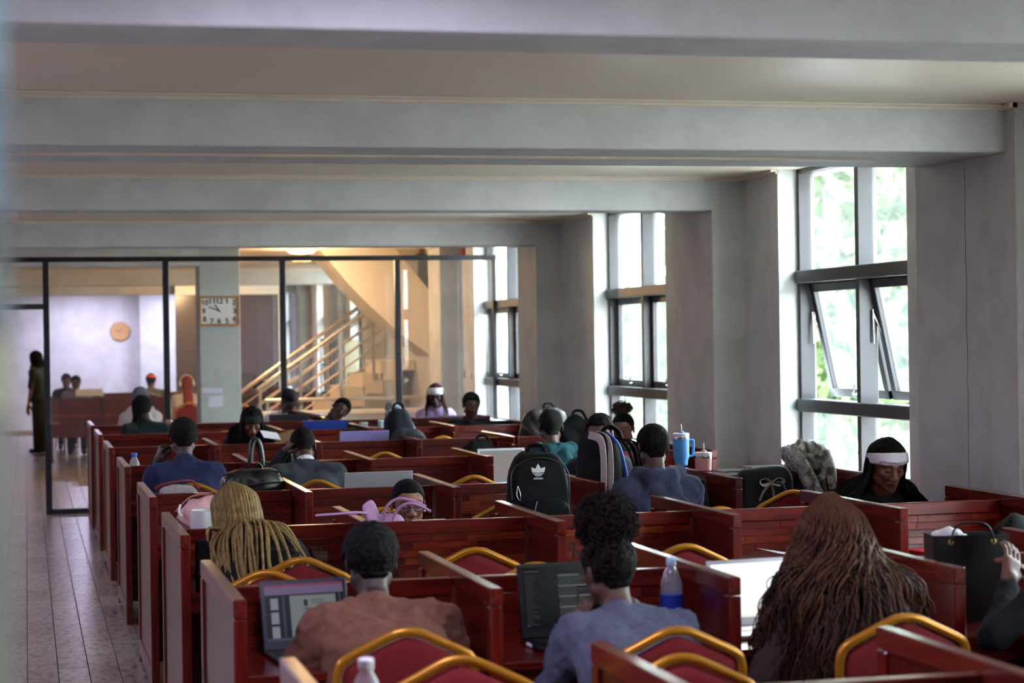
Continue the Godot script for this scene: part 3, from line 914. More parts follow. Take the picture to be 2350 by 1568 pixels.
# ---------------------------------------------------------------- smooth bodies: a distance field on a grid, meshed as surface nets
class Field:
	var lo: Vector3
	var c: float
	var nx: int
	var ny: int
	var nz: int
	var f: PackedFloat32Array

	func _init(a: Vector3, b: Vector3, cell: float) -> void:
		lo = a
		c = cell
		nx = int((b.x - a.x) / cell) + 2
		ny = int((b.y - a.y) / cell) + 2
		nz = int((b.z - a.z) / cell) + 2
		f.resize(nx * ny * nz)
		f.fill(0.3)

	# tapered capsule, joined with smoothness k
	func cap(a: Vector3, b: Vector3, ra: float, rb: float, k := 0.03) -> void:
		var m := maxf(ra, rb) + k + c * 2.0
		var p0 := (a.min(b) - Vector3.ONE * m - lo) / c
		var p1 := (a.max(b) + Vector3.ONE * m - lo) / c
		var ab := b - a
		var l2 := maxf(ab.length_squared(), 1e-9)
		for z in range(maxi(0, int(p0.z)), mini(nz - 1, int(p1.z)) + 1):
			for y in range(maxi(0, int(p0.y)), mini(ny - 1, int(p1.y)) + 1):
				var row := (z * ny + y) * nx
				for x in range(maxi(0, int(p0.x)), mini(nx - 1, int(p1.x)) + 1):
					var q := Vector3(lo.x + x * c - a.x, lo.y + y * c - a.y, lo.z + z * c - a.z)
					var t := clampf(q.dot(ab) / l2, 0.0, 1.0)
					var d := (q - ab * t).length() - ra - (rb - ra) * t
					var o := f[row + x]
					if d < o + k:
						var h := maxf(k - absf(o - d), 0.0)
						f[row + x] = minf(o, d) - h * h * 0.25 / k

	func ell(ce: Vector3, r: Vector3, k := 0.02, cut := false) -> void:
		var m := r + Vector3.ONE * (k + c * 2.0)
		var p0 := (ce - m - lo) / c
		var p1 := (ce + m - lo) / c
		for z in range(maxi(0, int(p0.z)), mini(nz - 1, int(p1.z)) + 1):
			for y in range(maxi(0, int(p0.y)), mini(ny - 1, int(p1.y)) + 1):
				var row := (z * ny + y) * nx
				for x in range(maxi(0, int(p0.x)), mini(nx - 1, int(p1.x)) + 1):
					var q := Vector3(lo.x + x * c - ce.x, lo.y + y * c - ce.y, lo.z + z * c - ce.z)
					var u := q / r
					var k0 := u.length()
					var d := k0 * (k0 - 1.0) / maxf((u / r).length(), 1e-6)
					var o := f[row + x]
					if cut:
						var e := -d
						if e > o - k:
							var h2 := maxf(k - absf(o - e), 0.0)
							f[row + x] = maxf(o, e) + h2 * h2 * 0.25 / k
					elif d < o + k:
						var h := maxf(k - absf(o - d), 0.0)
						f[row + x] = minf(o, d) - h * h * 0.25 / k

	# cut away everything on the far side of a plane (point, outward normal)
	func plane(p: Vector3, n: Vector3) -> void:
		for z in nz:
			for y in ny:
				var row := (z * ny + y) * nx
				for x in nx:
					var d := (Vector3(lo.x + x * c, lo.y + y * c, lo.z + z * c) - p).dot(n)
					if d > f[row + x]: f[row + x] = d

	# [points, normals, indices]
	func mesh() -> Array:
		var at := PackedInt32Array()
		at.resize(nx * ny * nz)
		at.fill(-1)
		var pts := PackedVector3Array()
		var sx := 1
		var sy := nx
		var sz := nx * ny
		var idx := PackedInt32Array()
		for z in nz - 1:
			for y in ny - 1:
				var i := z * sz + y * sy
				for x in nx - 1:
					var a := f[i]; var b := f[i + sx]; var cc := f[i + sy]; var d := f[i + sx + sy]
					var e := f[i + sz]; var g := f[i + sx + sz]; var h := f[i + sy + sz]; var w := f[i + sx + sy + sz]
					if minf(minf(minf(a, b), minf(cc, d)), minf(minf(e, g), minf(h, w))) < 0.0 and maxf(maxf(maxf(a, b), maxf(cc, d)), maxf(maxf(e, g), maxf(h, w))) >= 0.0:
						var s := Vector3.ZERO
						var n := 0
						if (a < 0.0) != (b < 0.0): s += Vector3(a / (a - b), 0, 0); n += 1
						if (cc < 0.0) != (d < 0.0): s += Vector3(cc / (cc - d), 1, 0); n += 1
						if (e < 0.0) != (g < 0.0): s += Vector3(e / (e - g), 0, 1); n += 1
						if (h < 0.0) != (w < 0.0): s += Vector3(h / (h - w), 1, 1); n += 1
						if (a < 0.0) != (cc < 0.0): s += Vector3(0, a / (a - cc), 0); n += 1
						if (b < 0.0) != (d < 0.0): s += Vector3(1, b / (b - d), 0); n += 1
						if (e < 0.0) != (h < 0.0): s += Vector3(0, e / (e - h), 1); n += 1
						if (g < 0.0) != (w < 0.0): s += Vector3(1, g / (g - w), 1); n += 1
						if (a < 0.0) != (e < 0.0): s += Vector3(0, 0, a / (a - e)); n += 1
						if (b < 0.0) != (g < 0.0): s += Vector3(1, 0, b / (b - g)); n += 1
						if (cc < 0.0) != (h < 0.0): s += Vector3(0, 1, cc / (cc - h)); n += 1
						if (d < 0.0) != (w < 0.0): s += Vector3(1, 1, d / (d - w)); n += 1
						at[i] = pts.size()
						pts.append(lo + (Vector3(x, y, z) + s / n) * c)
						# quads round the three edges that leave this cell's corner
						if x > 0 and y > 0 and z > 0:
							if (a < 0.0) != (b < 0.0): quad_at(idx, at[i], at[i - sy], at[i - sy - sz], at[i - sz], a < 0.0)
							if (a < 0.0) != (cc < 0.0): quad_at(idx, at[i], at[i - sz], at[i - sx - sz], at[i - sx], a < 0.0)
							if (a < 0.0) != (e < 0.0): quad_at(idx, at[i], at[i - sx], at[i - sx - sy], at[i - sy], a < 0.0)
					i += 1
		var nor := PackedVector3Array()
		nor.resize(pts.size())
		for t in range(0, idx.size(), 3):
			var p := pts[idx[t]]
			var n := (pts[idx[t + 2]] - p).cross(pts[idx[t + 1]] - p)
			nor[idx[t]] += n; nor[idx[t + 1]] += n; nor[idx[t + 2]] += n
		for k in nor.size(): nor[k] = nor[k].normalized()
		return [pts, nor, idx]

	func quad_at(idx: PackedInt32Array, a: int, b: int, cc: int, d: int, flip: bool) -> void:
		if a < 0 or b < 0 or cc < 0 or d < 0: return
		if flip: idx.append_array([a, cc, b, a, d, cc])
		else: idx.append_array([a, b, cc, a, cc, d])

# several pieces joined into one surface
class Joined:
	var v := PackedVector3Array()
	var n := PackedVector3Array()
	var col := PackedColorArray()
	var idx := PackedInt32Array()
	func add(part: Array, tr := Transform3D.IDENTITY, colors = null, tint := Color.WHITE) -> void:
		var base := v.size()
		var flip := tr.basis.determinant() < 0.0
		var nb := tr.basis.inverse().transposed()
		for p in part[0]: v.append(tr * p)
		for q in part[1]: n.append((nb * q).normalized())
		if colors == null:
			for k in part[0].size(): col.append(tint)
		else:
			for k in colors: col.append(k * tint)
		var src: PackedInt32Array = part[2]
		for t in range(0, src.size(), 3):
			idx.append(base + src[t])
			if flip: idx.append(base + src[t + 2]); idx.append(base + src[t + 1])
			else: idx.append(base + src[t + 1]); idx.append(base + src[t + 2])
	func commit() -> ArrayMesh:
		var a := []
		a.resize(Mesh.ARRAY_MAX)
		a[Mesh.ARRAY_VERTEX] = v
		a[Mesh.ARRAY_NORMAL] = n
		a[Mesh.ARRAY_COLOR] = col
		a[Mesh.ARRAY_INDEX] = idx
		var m := ArrayMesh.new()
		m.add_surface_from_arrays(Mesh.PRIMITIVE_TRIANGLES, a)
		return m

func recalc(part: Array) -> void:
	var pts: PackedVector3Array = part[0]
	var idx: PackedInt32Array = part[2]
	var nor := PackedVector3Array()
	nor.resize(pts.size())
	for t in range(0, idx.size(), 3):
		var p := pts[idx[t]]
		var n := (pts[idx[t + 2]] - p).cross(pts[idx[t + 1]] - p)
		nor[idx[t]] += n; nor[idx[t + 1]] += n; nor[idx[t + 2]] += n
	for k in nor.size(): nor[k] = nor[k].normalized()
	part[1] = nor

func crumple(part: Array, amp: float, freq: float, seed_: int, stretch := Vector3.ONE) -> void:
	var ns := noise(freq, seed_, 3)
	var pts: PackedVector3Array = part[0]
	var nor: PackedVector3Array = part[1]
	for i in pts.size():
		var p := pts[i] * stretch
		pts[i] += nor[i] * (ns.get_noise_3d(p.x, p.y, p.z) * amp)
	part[0] = pts
	recalc(part)

func part_mesh(part: Array) -> ArrayMesh:
	var s := Joined.new()
	s.add(part)
	return s.commit()

# ---------------------------------------------------------------- templates shared by all figures
var head: Array
var head_col: PackedColorArray
var hand_open: Array
var hand_fist: Array
var legs_mesh: ArrayMesh
var shoes_mesh: ArrayMesh

# skull centre at the origin, face towards -z
func make_templates() -> void:
	var g := Field.new(Vector3(-0.1, -0.2, -0.13), Vector3(0.1, 0.13, 0.13), 0.0042)
	g.ell(Vector3(0, 0.035, 0.012), Vector3(0.0735, 0.08, 0.094), 0.01)
	g.ell(Vector3(0, -0.022, -0.026), Vector3(0.059, 0.084, 0.062), 0.03)
	for s in [-1.0, 1.0]:
		g.cap(Vector3(0, -0.096, -0.066), Vector3(s * 0.05, -0.058, -0.002), 0.017, 0.02, 0.03)
		g.ell(Vector3(s * 0.04, -0.018, -0.063), Vector3(0.02, 0.017, 0.018), 0.02)
		g.cap(Vector3(s * 0.012, 0.024, -0.083), Vector3(s * 0.046, 0.026, -0.068), 0.009, 0.008, 0.016)
		g.ell(Vector3(s * 0.031, 0.006, -0.095), Vector3(0.017, 0.0105, 0.014), 0.014, true)
		g.ell(Vector3(s * 0.031, 0.003, -0.0745), Vector3(0.0135, 0.0115, 0.0125), 0.004)
		g.ell(Vector3(s * 0.078, -0.004, 0.014), Vector3(0.009, 0.03, 0.018), 0.006)
		g.ell(Vector3(s * 0.0145, -0.036, -0.094), Vector3(0.0105, 0.009, 0.012), 0.008)
	g.cap(Vector3(0, 0.014, -0.084), Vector3(0, -0.03, -0.104), 0.0075, 0.0125, 0.012)
	g.cap(Vector3(-0.02, -0.0625, -0.082), Vector3(0.02, -0.0625, -0.082), 0.0075, 0.0075, 0.008)
	g.ell(Vector3(0, -0.0605, -0.088), Vector3(0.019, 0.0075, 0.0095), 0.006)
	g.ell(Vector3(0, -0.0755, -0.086), Vector3(0.018, 0.0085, 0.0105), 0.005)
	g.cap(Vector3(0, -0.06, 0.018), Vector3(0, -0.19, 0.04), 0.05, 0.054, 0.025)
	head = g.mesh()
	for p in head[0]:
		var q := Color.WHITE
		var ex := absf(p.x)
		if p.z < -0.07:
			var lip := Vector2(ex / 0.026, (p.y + 0.068) / 0.0155).length()
			if lip < 1.0 and p.z < -0.083: q = Color(0.78, 0.55, 0.55)
			if absf(p.y + 0.068) < 0.0028 and ex < 0.025 and p.z < -0.08: q = Color(0.3, 0.2, 0.2)
			if absf(p.y - (0.0315 - pow(absf(ex - 0.032), 2.0) * 12.0)) < 0.0042 and ex > 0.011 and ex < 0.053: q = Color(0.22, 0.2, 0.2)
			if absf(p.y + 0.0045 - pow(absf(ex - 0.031), 2.0) * 14.0) < 0.003 and absf(ex - 0.031) < 0.016: q = Color(0.16, 0.14, 0.14)
		head_col.append(q)
	hand_open = make_hand(0.0)
	hand_fist = make_hand(1.0)
	var lf := Field.new(Vector3(-0.3, 0.0, -0.65), Vector3(0.3, 0.78, 0.2), 0.021)
	lf.cap(Vector3(-0.07, 0.56, 0.02), Vector3(0.07, 0.56, 0.02), 0.125, 0.125, 0.05)
	for s in [-1.0, 1.0]:
		lf.cap(Vector3(s * 0.085, 0.555, 0.0), Vector3(s * 0.11, 0.53, -0.4), 0.088, 0.066, 0.04)
		lf.cap(Vector3(s * 0.11, 0.53, -0.4), Vector3(s * 0.11, 0.1, -0.36), 0.064, 0.052, 0.03)
	legs_mesh = part_mesh(lf.mesh())
	var sh := Field.new(Vector3(-0.25, -0.02, -0.65), Vector3(0.25, 0.2, -0.2), 0.014)
	for s in [-1.0, 1.0]:
		sh.cap(Vector3(s * 0.11, 0.055, -0.35), Vector3(s * 0.12, 0.04, -0.5), 0.043, 0.038, 0.03)
		sh.cap(Vector3(s * 0.11, 0.1, -0.355), Vector3(s * 0.11, 0.055, -0.35), 0.042, 0.042, 0.02)
	shoes_mesh = part_mesh(sh.mesh())

# right hand, wrist at the origin, fingers along -z, palm down, thumb at -x
func make_hand(curl: float) -> Array:
	var g := Field.new(Vector3(-0.09, -0.09, -0.22), Vector3(0.06, 0.045, 0.045), 0.0042)
	g.cap(Vector3(0, 0, 0.03), Vector3(0, 0, -0.02), 0.025, 0.026, 0.02)
	for e in [-0.027, -0.009, 0.01, 0.027]:
		g.cap(Vector3(e * 0.6, 0, -0.015), Vector3(e, 0.002 - absf(e) * 0.1, -0.085), 0.016, 0.0125, 0.012)
	var fing := [[-0.03, 0.95, 0.009], [-0.0105, 1.05, 0.0092], [0.0095, 1.0, 0.0088], [0.028, 0.8, 0.0078]]
	for q in fing:
		var p := Vector3(q[0], 0.0, -0.088)
		var a: float = 0.22 + curl * 0.75
		for seg in [0.043, 0.027, 0.021]:
			var nx: Vector3 = p + Vector3(q[0] * 0.05, -sin(a), -cos(a)) * seg * q[1]
			g.cap(p, nx, q[2], q[2] * 0.9, 0.004)
			p = nx
			a += 0.32 + curl * 0.95
	var tp := [Vector3(-0.022, -0.006, -0.02), Vector3(-0.05, -0.014, -0.05), Vector3(-0.06 + curl * 0.02, -0.022 - curl * 0.018, -0.08), Vector3(-0.06 + curl * 0.04, -0.03 - curl * 0.025, -0.103)]
	for i in 3:
		g.cap(tp[i], tp[i + 1], 0.014 - 0.002 * i, 0.0115 - 0.0015 * i, 0.008)
	return g.mesh()

# ---------------------------------------------------------------- people
func skin_mat(c: Color) -> StandardMaterial3D:
	var m := mat(c, 0.48)
	m.vertex_color_use_as_albedo = true
	m.subsurf_scatter_enabled = true
	m.subsurf_scatter_strength = 0.08
	return m

func hair_mat(c: Color, rough := 0.75) -> StandardMaterial3D:
	var m := mat(Color.WHITE, rough)
	m.albedo_texture = ramp_tex(0.05, 60 + int(c.r * 100), [[0.25, c.darkened(0.35)], [0.75, c.lightened(0.06)]], 128, 3)
	m.metallic_specular = 0.3
	return tri_map(m, Vector3(14, 3, 14))

func dirn(a: float) -> Vector3:
	return Vector3(0, cos(a), -sin(a))

# shell lifted off the head where region(p) > 0, thickness tapering to nothing at its border
func head_shell(region: Callable, thick: float, amp := 0.0, freq := 60.0, seed_ := 1, soft := 0.012) -> Array:
	var pts := PackedVector3Array()
	var idx := PackedInt32Array()
	var map := {}
	var ns := noise(freq, seed_, 2)
	var hp: PackedVector3Array = head[0]
	var hn: PackedVector3Array = head[1]
	var hi: PackedInt32Array = head[2]
	var reg := PackedFloat32Array()
	reg.resize(hp.size())
	for i in hp.size(): reg[i] = region.call(hp[i])
	for t in range(0, hi.size(), 3):
		if reg[hi[t]] > -0.004 and reg[hi[t + 1]] > -0.004 and reg[hi[t + 2]] > -0.004:
			for k in 3:
				var i := hi[t + k]
				if not map.has(i):
					map[i] = pts.size()
					var w := smoothstep(-0.004, soft, reg[i])
					var p := hp[i]
					pts.append(p + hn[i] * (w * (thick + amp * ns.get_noise_3d(p.x, p.y, p.z)) - (1.0 - w) * 0.003))
				idx.append(map[i])
	var part := [pts, pts, idx]
	recalc(part)
	return part

func hairline(p: Vector3) -> float:
	if absf(p.x) > 0.0775 and p.y < 0.03: return -1.0
	var z := p.z
	var h: float
	if z < -0.06: h = 0.066
	elif z < -0.03: h = lerpf(0.066, 0.03, (z + 0.06) / 0.03)
	elif z < 0.0: h = lerpf(0.03, -0.01, (z + 0.03) / 0.03)
	elif z < 0.035: h = lerpf(-0.01, -0.03, z / 0.035)
	else: h = lerpf(-0.03, -0.06, clampf((z - 0.035) / 0.02, 0, 1))
	return p.y - h

func band(p: Vector3, front: float, back: float, half: float) -> float:
	var y := lerpf(front, back, clampf((p.z + 0.09) / 0.19, 0.0, 1.0))
	if absf(p.x) > 0.0775 and p.y < 0.035: return -1.0
	return half - absf(p.y - y)

# ropes of hair: from the crown over the scalp, then hanging
func ropes(st: SurfaceTool, tr: Transform3D, n: int, o: Dictionary) -> void:
	var r := RandomNumberGenerator.new()
	r.seed = o.get("seed", 5)
	for i in n:
		var u := (i + r.randf() * 0.8) / n
		var phi: float = lerpf(o.from, o.to, u)
		var jit := r.randf_range(-0.5, 0.5)
		var sx := sin(phi)
		var cz := cos(phi)
		var lift: float = o.get("lift", 0.008) + 0.006 * r.randf()
		var top := Vector3(o.get("part", 0.0) + sx * 0.02, 0.113 + lift, 0.0 + cz * 0.03)
		var a := tr * top
		var b := tr * Vector3(sx * (0.066 + lift), 0.075, 0.012 + cz * (0.082 + lift))
		var wide: float = o.get("wide", 0.0)
		var c := tr * Vector3(sx * (0.08 + lift + wide * 0.4), 0.0, 0.012 + cz * (0.1 + lift + wide * 0.3))
		var d := tr * Vector3(sx * (0.088 + lift + wide), -0.08, 0.015 + cz * (0.098 + lift + wide * 0.8))
		var pts := [a, b, c, d]
		var fall: Vector3 = o.get("fall", Vector3(0, -1, 0))
		var len: float = o.len * r.randf_range(0.8, 1.08)
		var flare: float = o.get("flare", 0.08)
		var way: Vector3 = tr.basis * Vector3(sx, 0, cz)
		for k in [0.3, 0.65, 1.0]:
			var q: Vector3 = d + fall * (len * k) + way * (flare * pow(k, 0.8) * r.randf_range(0.7, 1.2)) + Vector3(jit * 0.03 * k, 0, r.randf_range(-0.015, 0.015))
			if o.has("who"):   # stay outside the shoulders and back
				var w: Dictionary = o.who
				for e in [[w.hip, w.chest, 0.165], [w.chest, w.neck, 0.15], [w.body[-1.0], w.body[1.0], 0.1]]:
					var near := Geometry3D.get_closest_point_to_segment(q, e[0], e[1])
					var off: Vector3 = q - near
					if off.length() < e[2] + lift: q = near + off.normalized() * (e[2] + lift)
			pts.append(q)
		var path := smooth_path(pts, o.get("per", 4))
		var wave: float = o.get("wave", 0.0)
		if wave > 0.0:
			var ph := r.randf() * TAU
			var fq: float = o.get("coils", 6.0) * r.randf_range(0.8, 1.25)
			for k in path.size():
				var t := float(k) / (path.size() - 1)
				var am := wave * smoothstep(0.05, 0.6, t)
				path[k] += Vector3(cos(ph + t * fq * TAU), 0, sin(ph + t * fq * TAU)) * am
		var rad: float = o.rad
		var tap: float = o.get("taper", 0.5)
		var tw: float = o.get("twist", 0.0)
		tube(st, path, func(t): return rad * (1.0 - tap * pow(t, 3.0)) * (1.0 + tw * absf(sin(t * 95.0))), o.get("sides", 5))

func curls(st: SurfaceTool, ce: Vector3, r: Vector3, n: int, seed_: int, size := 0.03, rad := 0.004) -> void:
	var g := RandomNumberGenerator.new()
	g.seed = seed_
	for i in n:
		var d := Vector3(g.randfn(), g.randfn(), g.randfn()).normalized()
		var p := ce + d * r * g.randf_range(0.8, 1.05)
		var u := d.cross(Vector3(g.randfn(), g.randfn(), g.randfn())).normalized()
		var v := d.cross(u)
		var path := []
		var rr := size * g.randf_range(0.5, 1.1)
		for k in 9:
			var t := k / 8.0
			path.append(p + (u * cos(t * 5.5) + v * sin(t * 5.5)) * rr * (0.5 + 0.5 * t) + d * (t * size * 0.9))
		tube(st, path, func(t): return rad * (1.0 - 0.5 * t), 4, null, false)

func blob(ce: Vector3, r: Vector3, amp: float, freq: float, seed_: int, cell := 0.012) -> Array:
	var g := Field.new(ce - r * 1.4 - Vector3.ONE * 0.03, ce + r * 1.4 + Vector3.ONE * 0.03, cell)
	g.ell(ce, r, 0.01)
	var p := g.mesh()
	crumple(p, amp, freq, seed_)
	return p

# arm from shoulder to wrist with lengths a and b, bending towards pole
func elbow(s: Vector3, w: Vector3, a: float, b: float, pole: Vector3) -> Vector3:
	var d := w - s
	var l := clampf(d.length(), 0.05, a + b - 0.005)
	var t := (a * a - b * b + l * l) / (2.0 * l)
	var h := sqrt(maxf(a * a - t * t, 0.0))
	var n := d.normalized()
	var side := (pole - n * pole.dot(n)).normalized()
	return s + n * t + side * h

# o: x, z, turn, label, skin, shirt, and the pose; returns {node, head (Transform3D), neck}
func person(o: Dictionary) -> Dictionary:
	var turn: float = o.get("turn", 0.0)
	var t := thing("person", o.label, "person", Vector3(o.x, 0, -o.z), turn, o.get("group", ""))
	var cell: float = o.get("cell", 0.014)
	var L: float = o.get("lean", 0.15)
	var L2: float = o.get("lean2", 0.15)
	var sw: float = o.get("sw", 0.165)
	var fat: float = o.get("fat", 1.0)
	var up: float = o.get("rise", 0.0)
	var twist: float = o.get("tilt", 0.0)     # sideways lean
	var H := Vector3(0, 0.56 + up, 0.03)
	var S1 := H + Vector3(twist * 0.2, 0, 0) + dirn(L * 0.6) * 0.15
	var C := S1 + Vector3(twist * 0.5, 0, 0) + dirn(L) * 0.16
	var N := C + Vector3(twist * 0.6, 0, 0) + dirn(L + L2) * 0.185
	var nd := dirn(L + L2)
	var across := Vector3(cos(o.get("shrug", 0.0)), sin(o.get("shrug", 0.0)), 0)
	var sh := {-1.0: N - nd * 0.055 - across * sw, 1.0: N - nd * 0.055 + across * sw}
	var neck_dir := dirn(L + L2 * 0.5 + o.get("neck", 0.1))
	var B := N + neck_dir * 0.085
	var hb := Basis(Vector3.UP, o.get("hyaw", 0.0)) * Basis(Vector3.RIGHT, -o.get("hpitch", 0.1)) * Basis(Vector3.BACK, o.get("hroll", 0.0))
	var hs: float = o.get("hscale", 1.0)
	var ht := Transform3D(hb.scaled(Vector3.ONE * hs), B - hb * Vector3(0, -0.105, 0.025) * hs)
	var wr := {-1.0: o.get("lw", Vector3(-0.13, 0.83, -0.36)), 1.0: o.get("rw", Vector3(0.13, 0.83, -0.36))}
	var pol := {-1.0: o.get("lp", Vector3(-0.5, -0.8, 0.35)), 1.0: o.get("rp", Vector3(0.5, -0.8, 0.35))}
	var sleeve: float = o.get("sleeve", 1.0)
	var el := {}
	for s in [-1.0, 1.0]:
		el[s] = elbow(sh[s], wr[s], 0.29, 0.255, pol[s])
		wr[s] = el[s] + (wr[s] - el[s]).normalized() * minf(0.26, (wr[s] - el[s]).length())
	var lo: Vector3 = H.min(N).min(wr[-1.0]).min(wr[1.0]).min(el[-1.0]).min(el[1.0]).min(Vector3(-0.26, 0.44, -0.1)) - Vector3.ONE * 0.1
	var hi: Vector3 = B.max(sh[1.0]).max(wr[1.0]).max(wr[-1.0]).max(el[1.0]).max(el[-1.0]).max(Vector3(0.26, 0.6, 0.16)) + Vector3.ONE * 0.1
	# clothes
	var g := Field.new(lo, hi, cell)
	g.cap(H - Vector3(0.075, 0, 0), H + Vector3(0.075, 0, 0), 0.128 * fat, 0.128 * fat, 0.06)
	g.cap(H - Vector3(0, 0, 0), S1, 0.13 * fat, 0.125 * fat, 0.06)
	g.cap(S1 - Vector3(0.06, 0, 0), C - Vector3(0.075, 0, 0), 0.108 * fat, 0.108 * fat, 0.06)
	g.cap(S1 + Vector3(0.06, 0, 0), C + Vector3(0.075, 0, 0), 0.108 * fat, 0.108 * fat, 0.06)
	g.cap(C - Vector3(0.08, 0, 0), sh[-1.0] + Vector3(0.05, -0.03, 0), 0.105 * fat, 0.07 * fat, 0.06)
	g.cap(C + Vector3(0.08, 0, 0), sh[1.0] + Vector3(-0.05, -0.03, 0), 0.105 * fat, 0.07 * fat, 0.06)
	g.cap(sh[-1.0], sh[1.0], 0.066, 0.066, 0.05)
	for s in [-1.0, 1.0]:
		g.cap(N + nd * 0.01, sh[s], 0.056, 0.062, 0.045)
		var e2: Vector3 = el[s]
		var w2: Vector3 = wr[s]
		if sleeve < 0.5: e2 = sh[s].lerp(el[s], 0.86)
		g.cap(sh[s], e2, 0.066 * fat, (0.058 if sleeve < 0.5 else 0.05) * fat, 0.035)
		if sleeve >= 0.5: g.cap(e2, e2.lerp(w2, minf(sleeve, 0.97)), 0.05 * fat, 0.037, 0.03)
	g.cap(N - nd * 0.02, N + neck_dir * o.get("collar", 0.012), 0.07, 0.062, 0.03)
	if o.has("hood"):
		# rolled hood lying round the neck and down the back
		var hd := [N + Vector3(-0.085, 0.03, -0.05), N + Vector3(-0.11, 0.045, 0.03), N + Vector3(-0.05, 0.035, 0.105), N + Vector3(0.05, 0.035, 0.105), N + Vector3(0.11, 0.045, 0.03), N + Vector3(0.085, 0.03, -0.05)]
		for i in 5: g.cap(hd[i], hd[i + 1], 0.04, 0.04, 0.018)
		g.cap(N + Vector3(-0.05, -0.04, 0.12), N + Vector3(0.0, -0.13, 0.13), 0.05, 0.035, 0.03)
		g.cap(N + Vector3(0.05, -0.04, 0.12), N + Vector3(0.0, -0.13, 0.13), 0.05, 0.035, 0.03)
	var sp := g.mesh()
	crumple(sp, o.get("folds", 0.011), o.get("ffreq", 11.0), int(o.x * 100), Vector3(1, 0.6, 1))
	crumple(sp, o.get("fine", 0.005), 24.0, int(o.x * 100) + 7)
	var cm: Material = o.shirt if o.shirt is Material else cloth(o.shirt, int(o.x * 10))
	var shirt := obj(o.get("wear", "shirt"), part_mesh(sp), cm, t)
	# skin: neck, core and arms, with the finer head and hands joined on
	var k := Field.new(lo, hi, cell)
	k.cap(N - nd * 0.03, B + neck_dir * 0.02, 0.056, 0.05, 0.03)
	k.cap(C, N - nd * 0.06, 0.05, 0.045, 0.03)
	k.cap(H, C, 0.07, 0.055, 0.03)
	for s in [-1.0, 1.0]:
		k.cap(N - nd * 0.06, sh[s], 0.035, 0.04, 0.02)
		k.cap(sh[s], el[s], 0.046, 0.038, 0.02)
		k.cap(el[s], wr[s], 0.038, 0.027, 0.02)
	var sk := Joined.new()
	sk.add(k.mesh())
	sk.add(head, ht, head_col)
	for s in [-1.0, 1.0]:
		var fwd: Vector3 = (wr[s] - el[s]).normalized()
		fwd = (fwd + o.get("lh" if s < 0 else "rh", Vector3.ZERO)).normalized()
		var pu: Vector3 = o.get("lu" if s < 0 else "ru", Vector3.UP)
		var xx := fwd.cross(pu).normalized()
		var hbs := Basis(xx, xx.cross(fwd), -fwd)
		if s < 0.0: hbs = hbs * Basis.from_scale(Vector3(-1, 1, 1))
		sk.add(hand_fist if o.get("lf" if s < 0 else "rf", false) else hand_open, Transform3D(hbs, wr[s] + fwd * 0.012))
	obj("body", sk.commit(), skin_mat(o.skin), t)
	if not o.has("standing"):
		obj("trousers", legs_mesh, o.get("trouser", M.denim), t, Vector3(0, up, 0))
		obj("shoes", shoes_mesh, M.shoe, t, Vector3(0, 0, 0))
	if o.has("chair"):
		var bk := Basis(Vector3.UP, turn) * Vector3(0, 0, 0.3)
		chair(o.x + bk.x, o.z - bk.z, turn, o.chair)
	if o.has("ring"):
		var rs := new_st()
		var ra := []
		var bx := Basis(Quaternion(Vector3.UP, neck_dir.normalized()))
		for i in 25:
			var a := TAU * i / 24.0
			ra.append(N + neck_dir * 0.014 + bx * Vector3(cos(a) * 0.0665, 0, sin(a) * 0.0665))
		tube(rs, ra, 0.009, 6)
		obj("neckband", rs.commit(), cloth(o.ring, 3), t)
	return {"node": t, "head": ht, "neck": N, "shirt": shirt, "body": sh, "hip": H, "chest": C}

func add_shell(r: Dictionary, called: String, part: Array, m: Material, label := "") -> MeshInstance3D:
	var s := Joined.new()
	s.add(part, r.head)
	var q := obj(called, s.commit(), m, r.node)
	if label: q.set_meta("label", label)
	return q

func crop_hair(r: Dictionary, thick: float, m: Material, amp := 0.003, freq := 70.0) -> void:
	add_shell(r, "hair", head_shell(hairline, thick, amp, freq, 3), m)

func add_st(r: Dictionary, called: String, st: SurfaceTool, m: Material) -> MeshInstance3D:
	return obj(called, st.commit(), m, r.node)

func glasses(r: Dictionary, m: Material) -> void:
	var st := new_st()
	for s in [-1.0, 1.0]:
		var p := []
		for i in 17:
			var a := TAU * i / 16.0
			p.append(r.head * Vector3(s * 0.032 + cos(a) * 0.023, 0.002 + sin(a) * 0.018, -0.105 + absf(cos(a) * 0.004)))
		tube(st, p, 0.0018, 5)
		tube(st, [r.head * Vector3(s * 0.055, 0.008, -0.1), r.head * Vector3(s * 0.078, 0.01, -0.03), r.head * Vector3(s * 0.08, 0.0, 0.02)], 0.0018, 5)
	tube(st, [r.head * Vector3(-0.01, 0.004, -0.108), r.head * Vector3(0.01, 0.004, -0.108)], 0.002, 5)
	add_st(r, "glasses", st, m)

func earring(r: Dictionary, s: float) -> void:
	var st := new_st()
	lathe(st, [[0.0, -0.006], [0.006, -0.004], [0.007, 0.0], [0.006, 0.004], [0.0, 0.006]], r.head * Vector3(s * 0.081, -0.038, 0.004), 8)
	add_st(r, "earring", st, M.chrome)

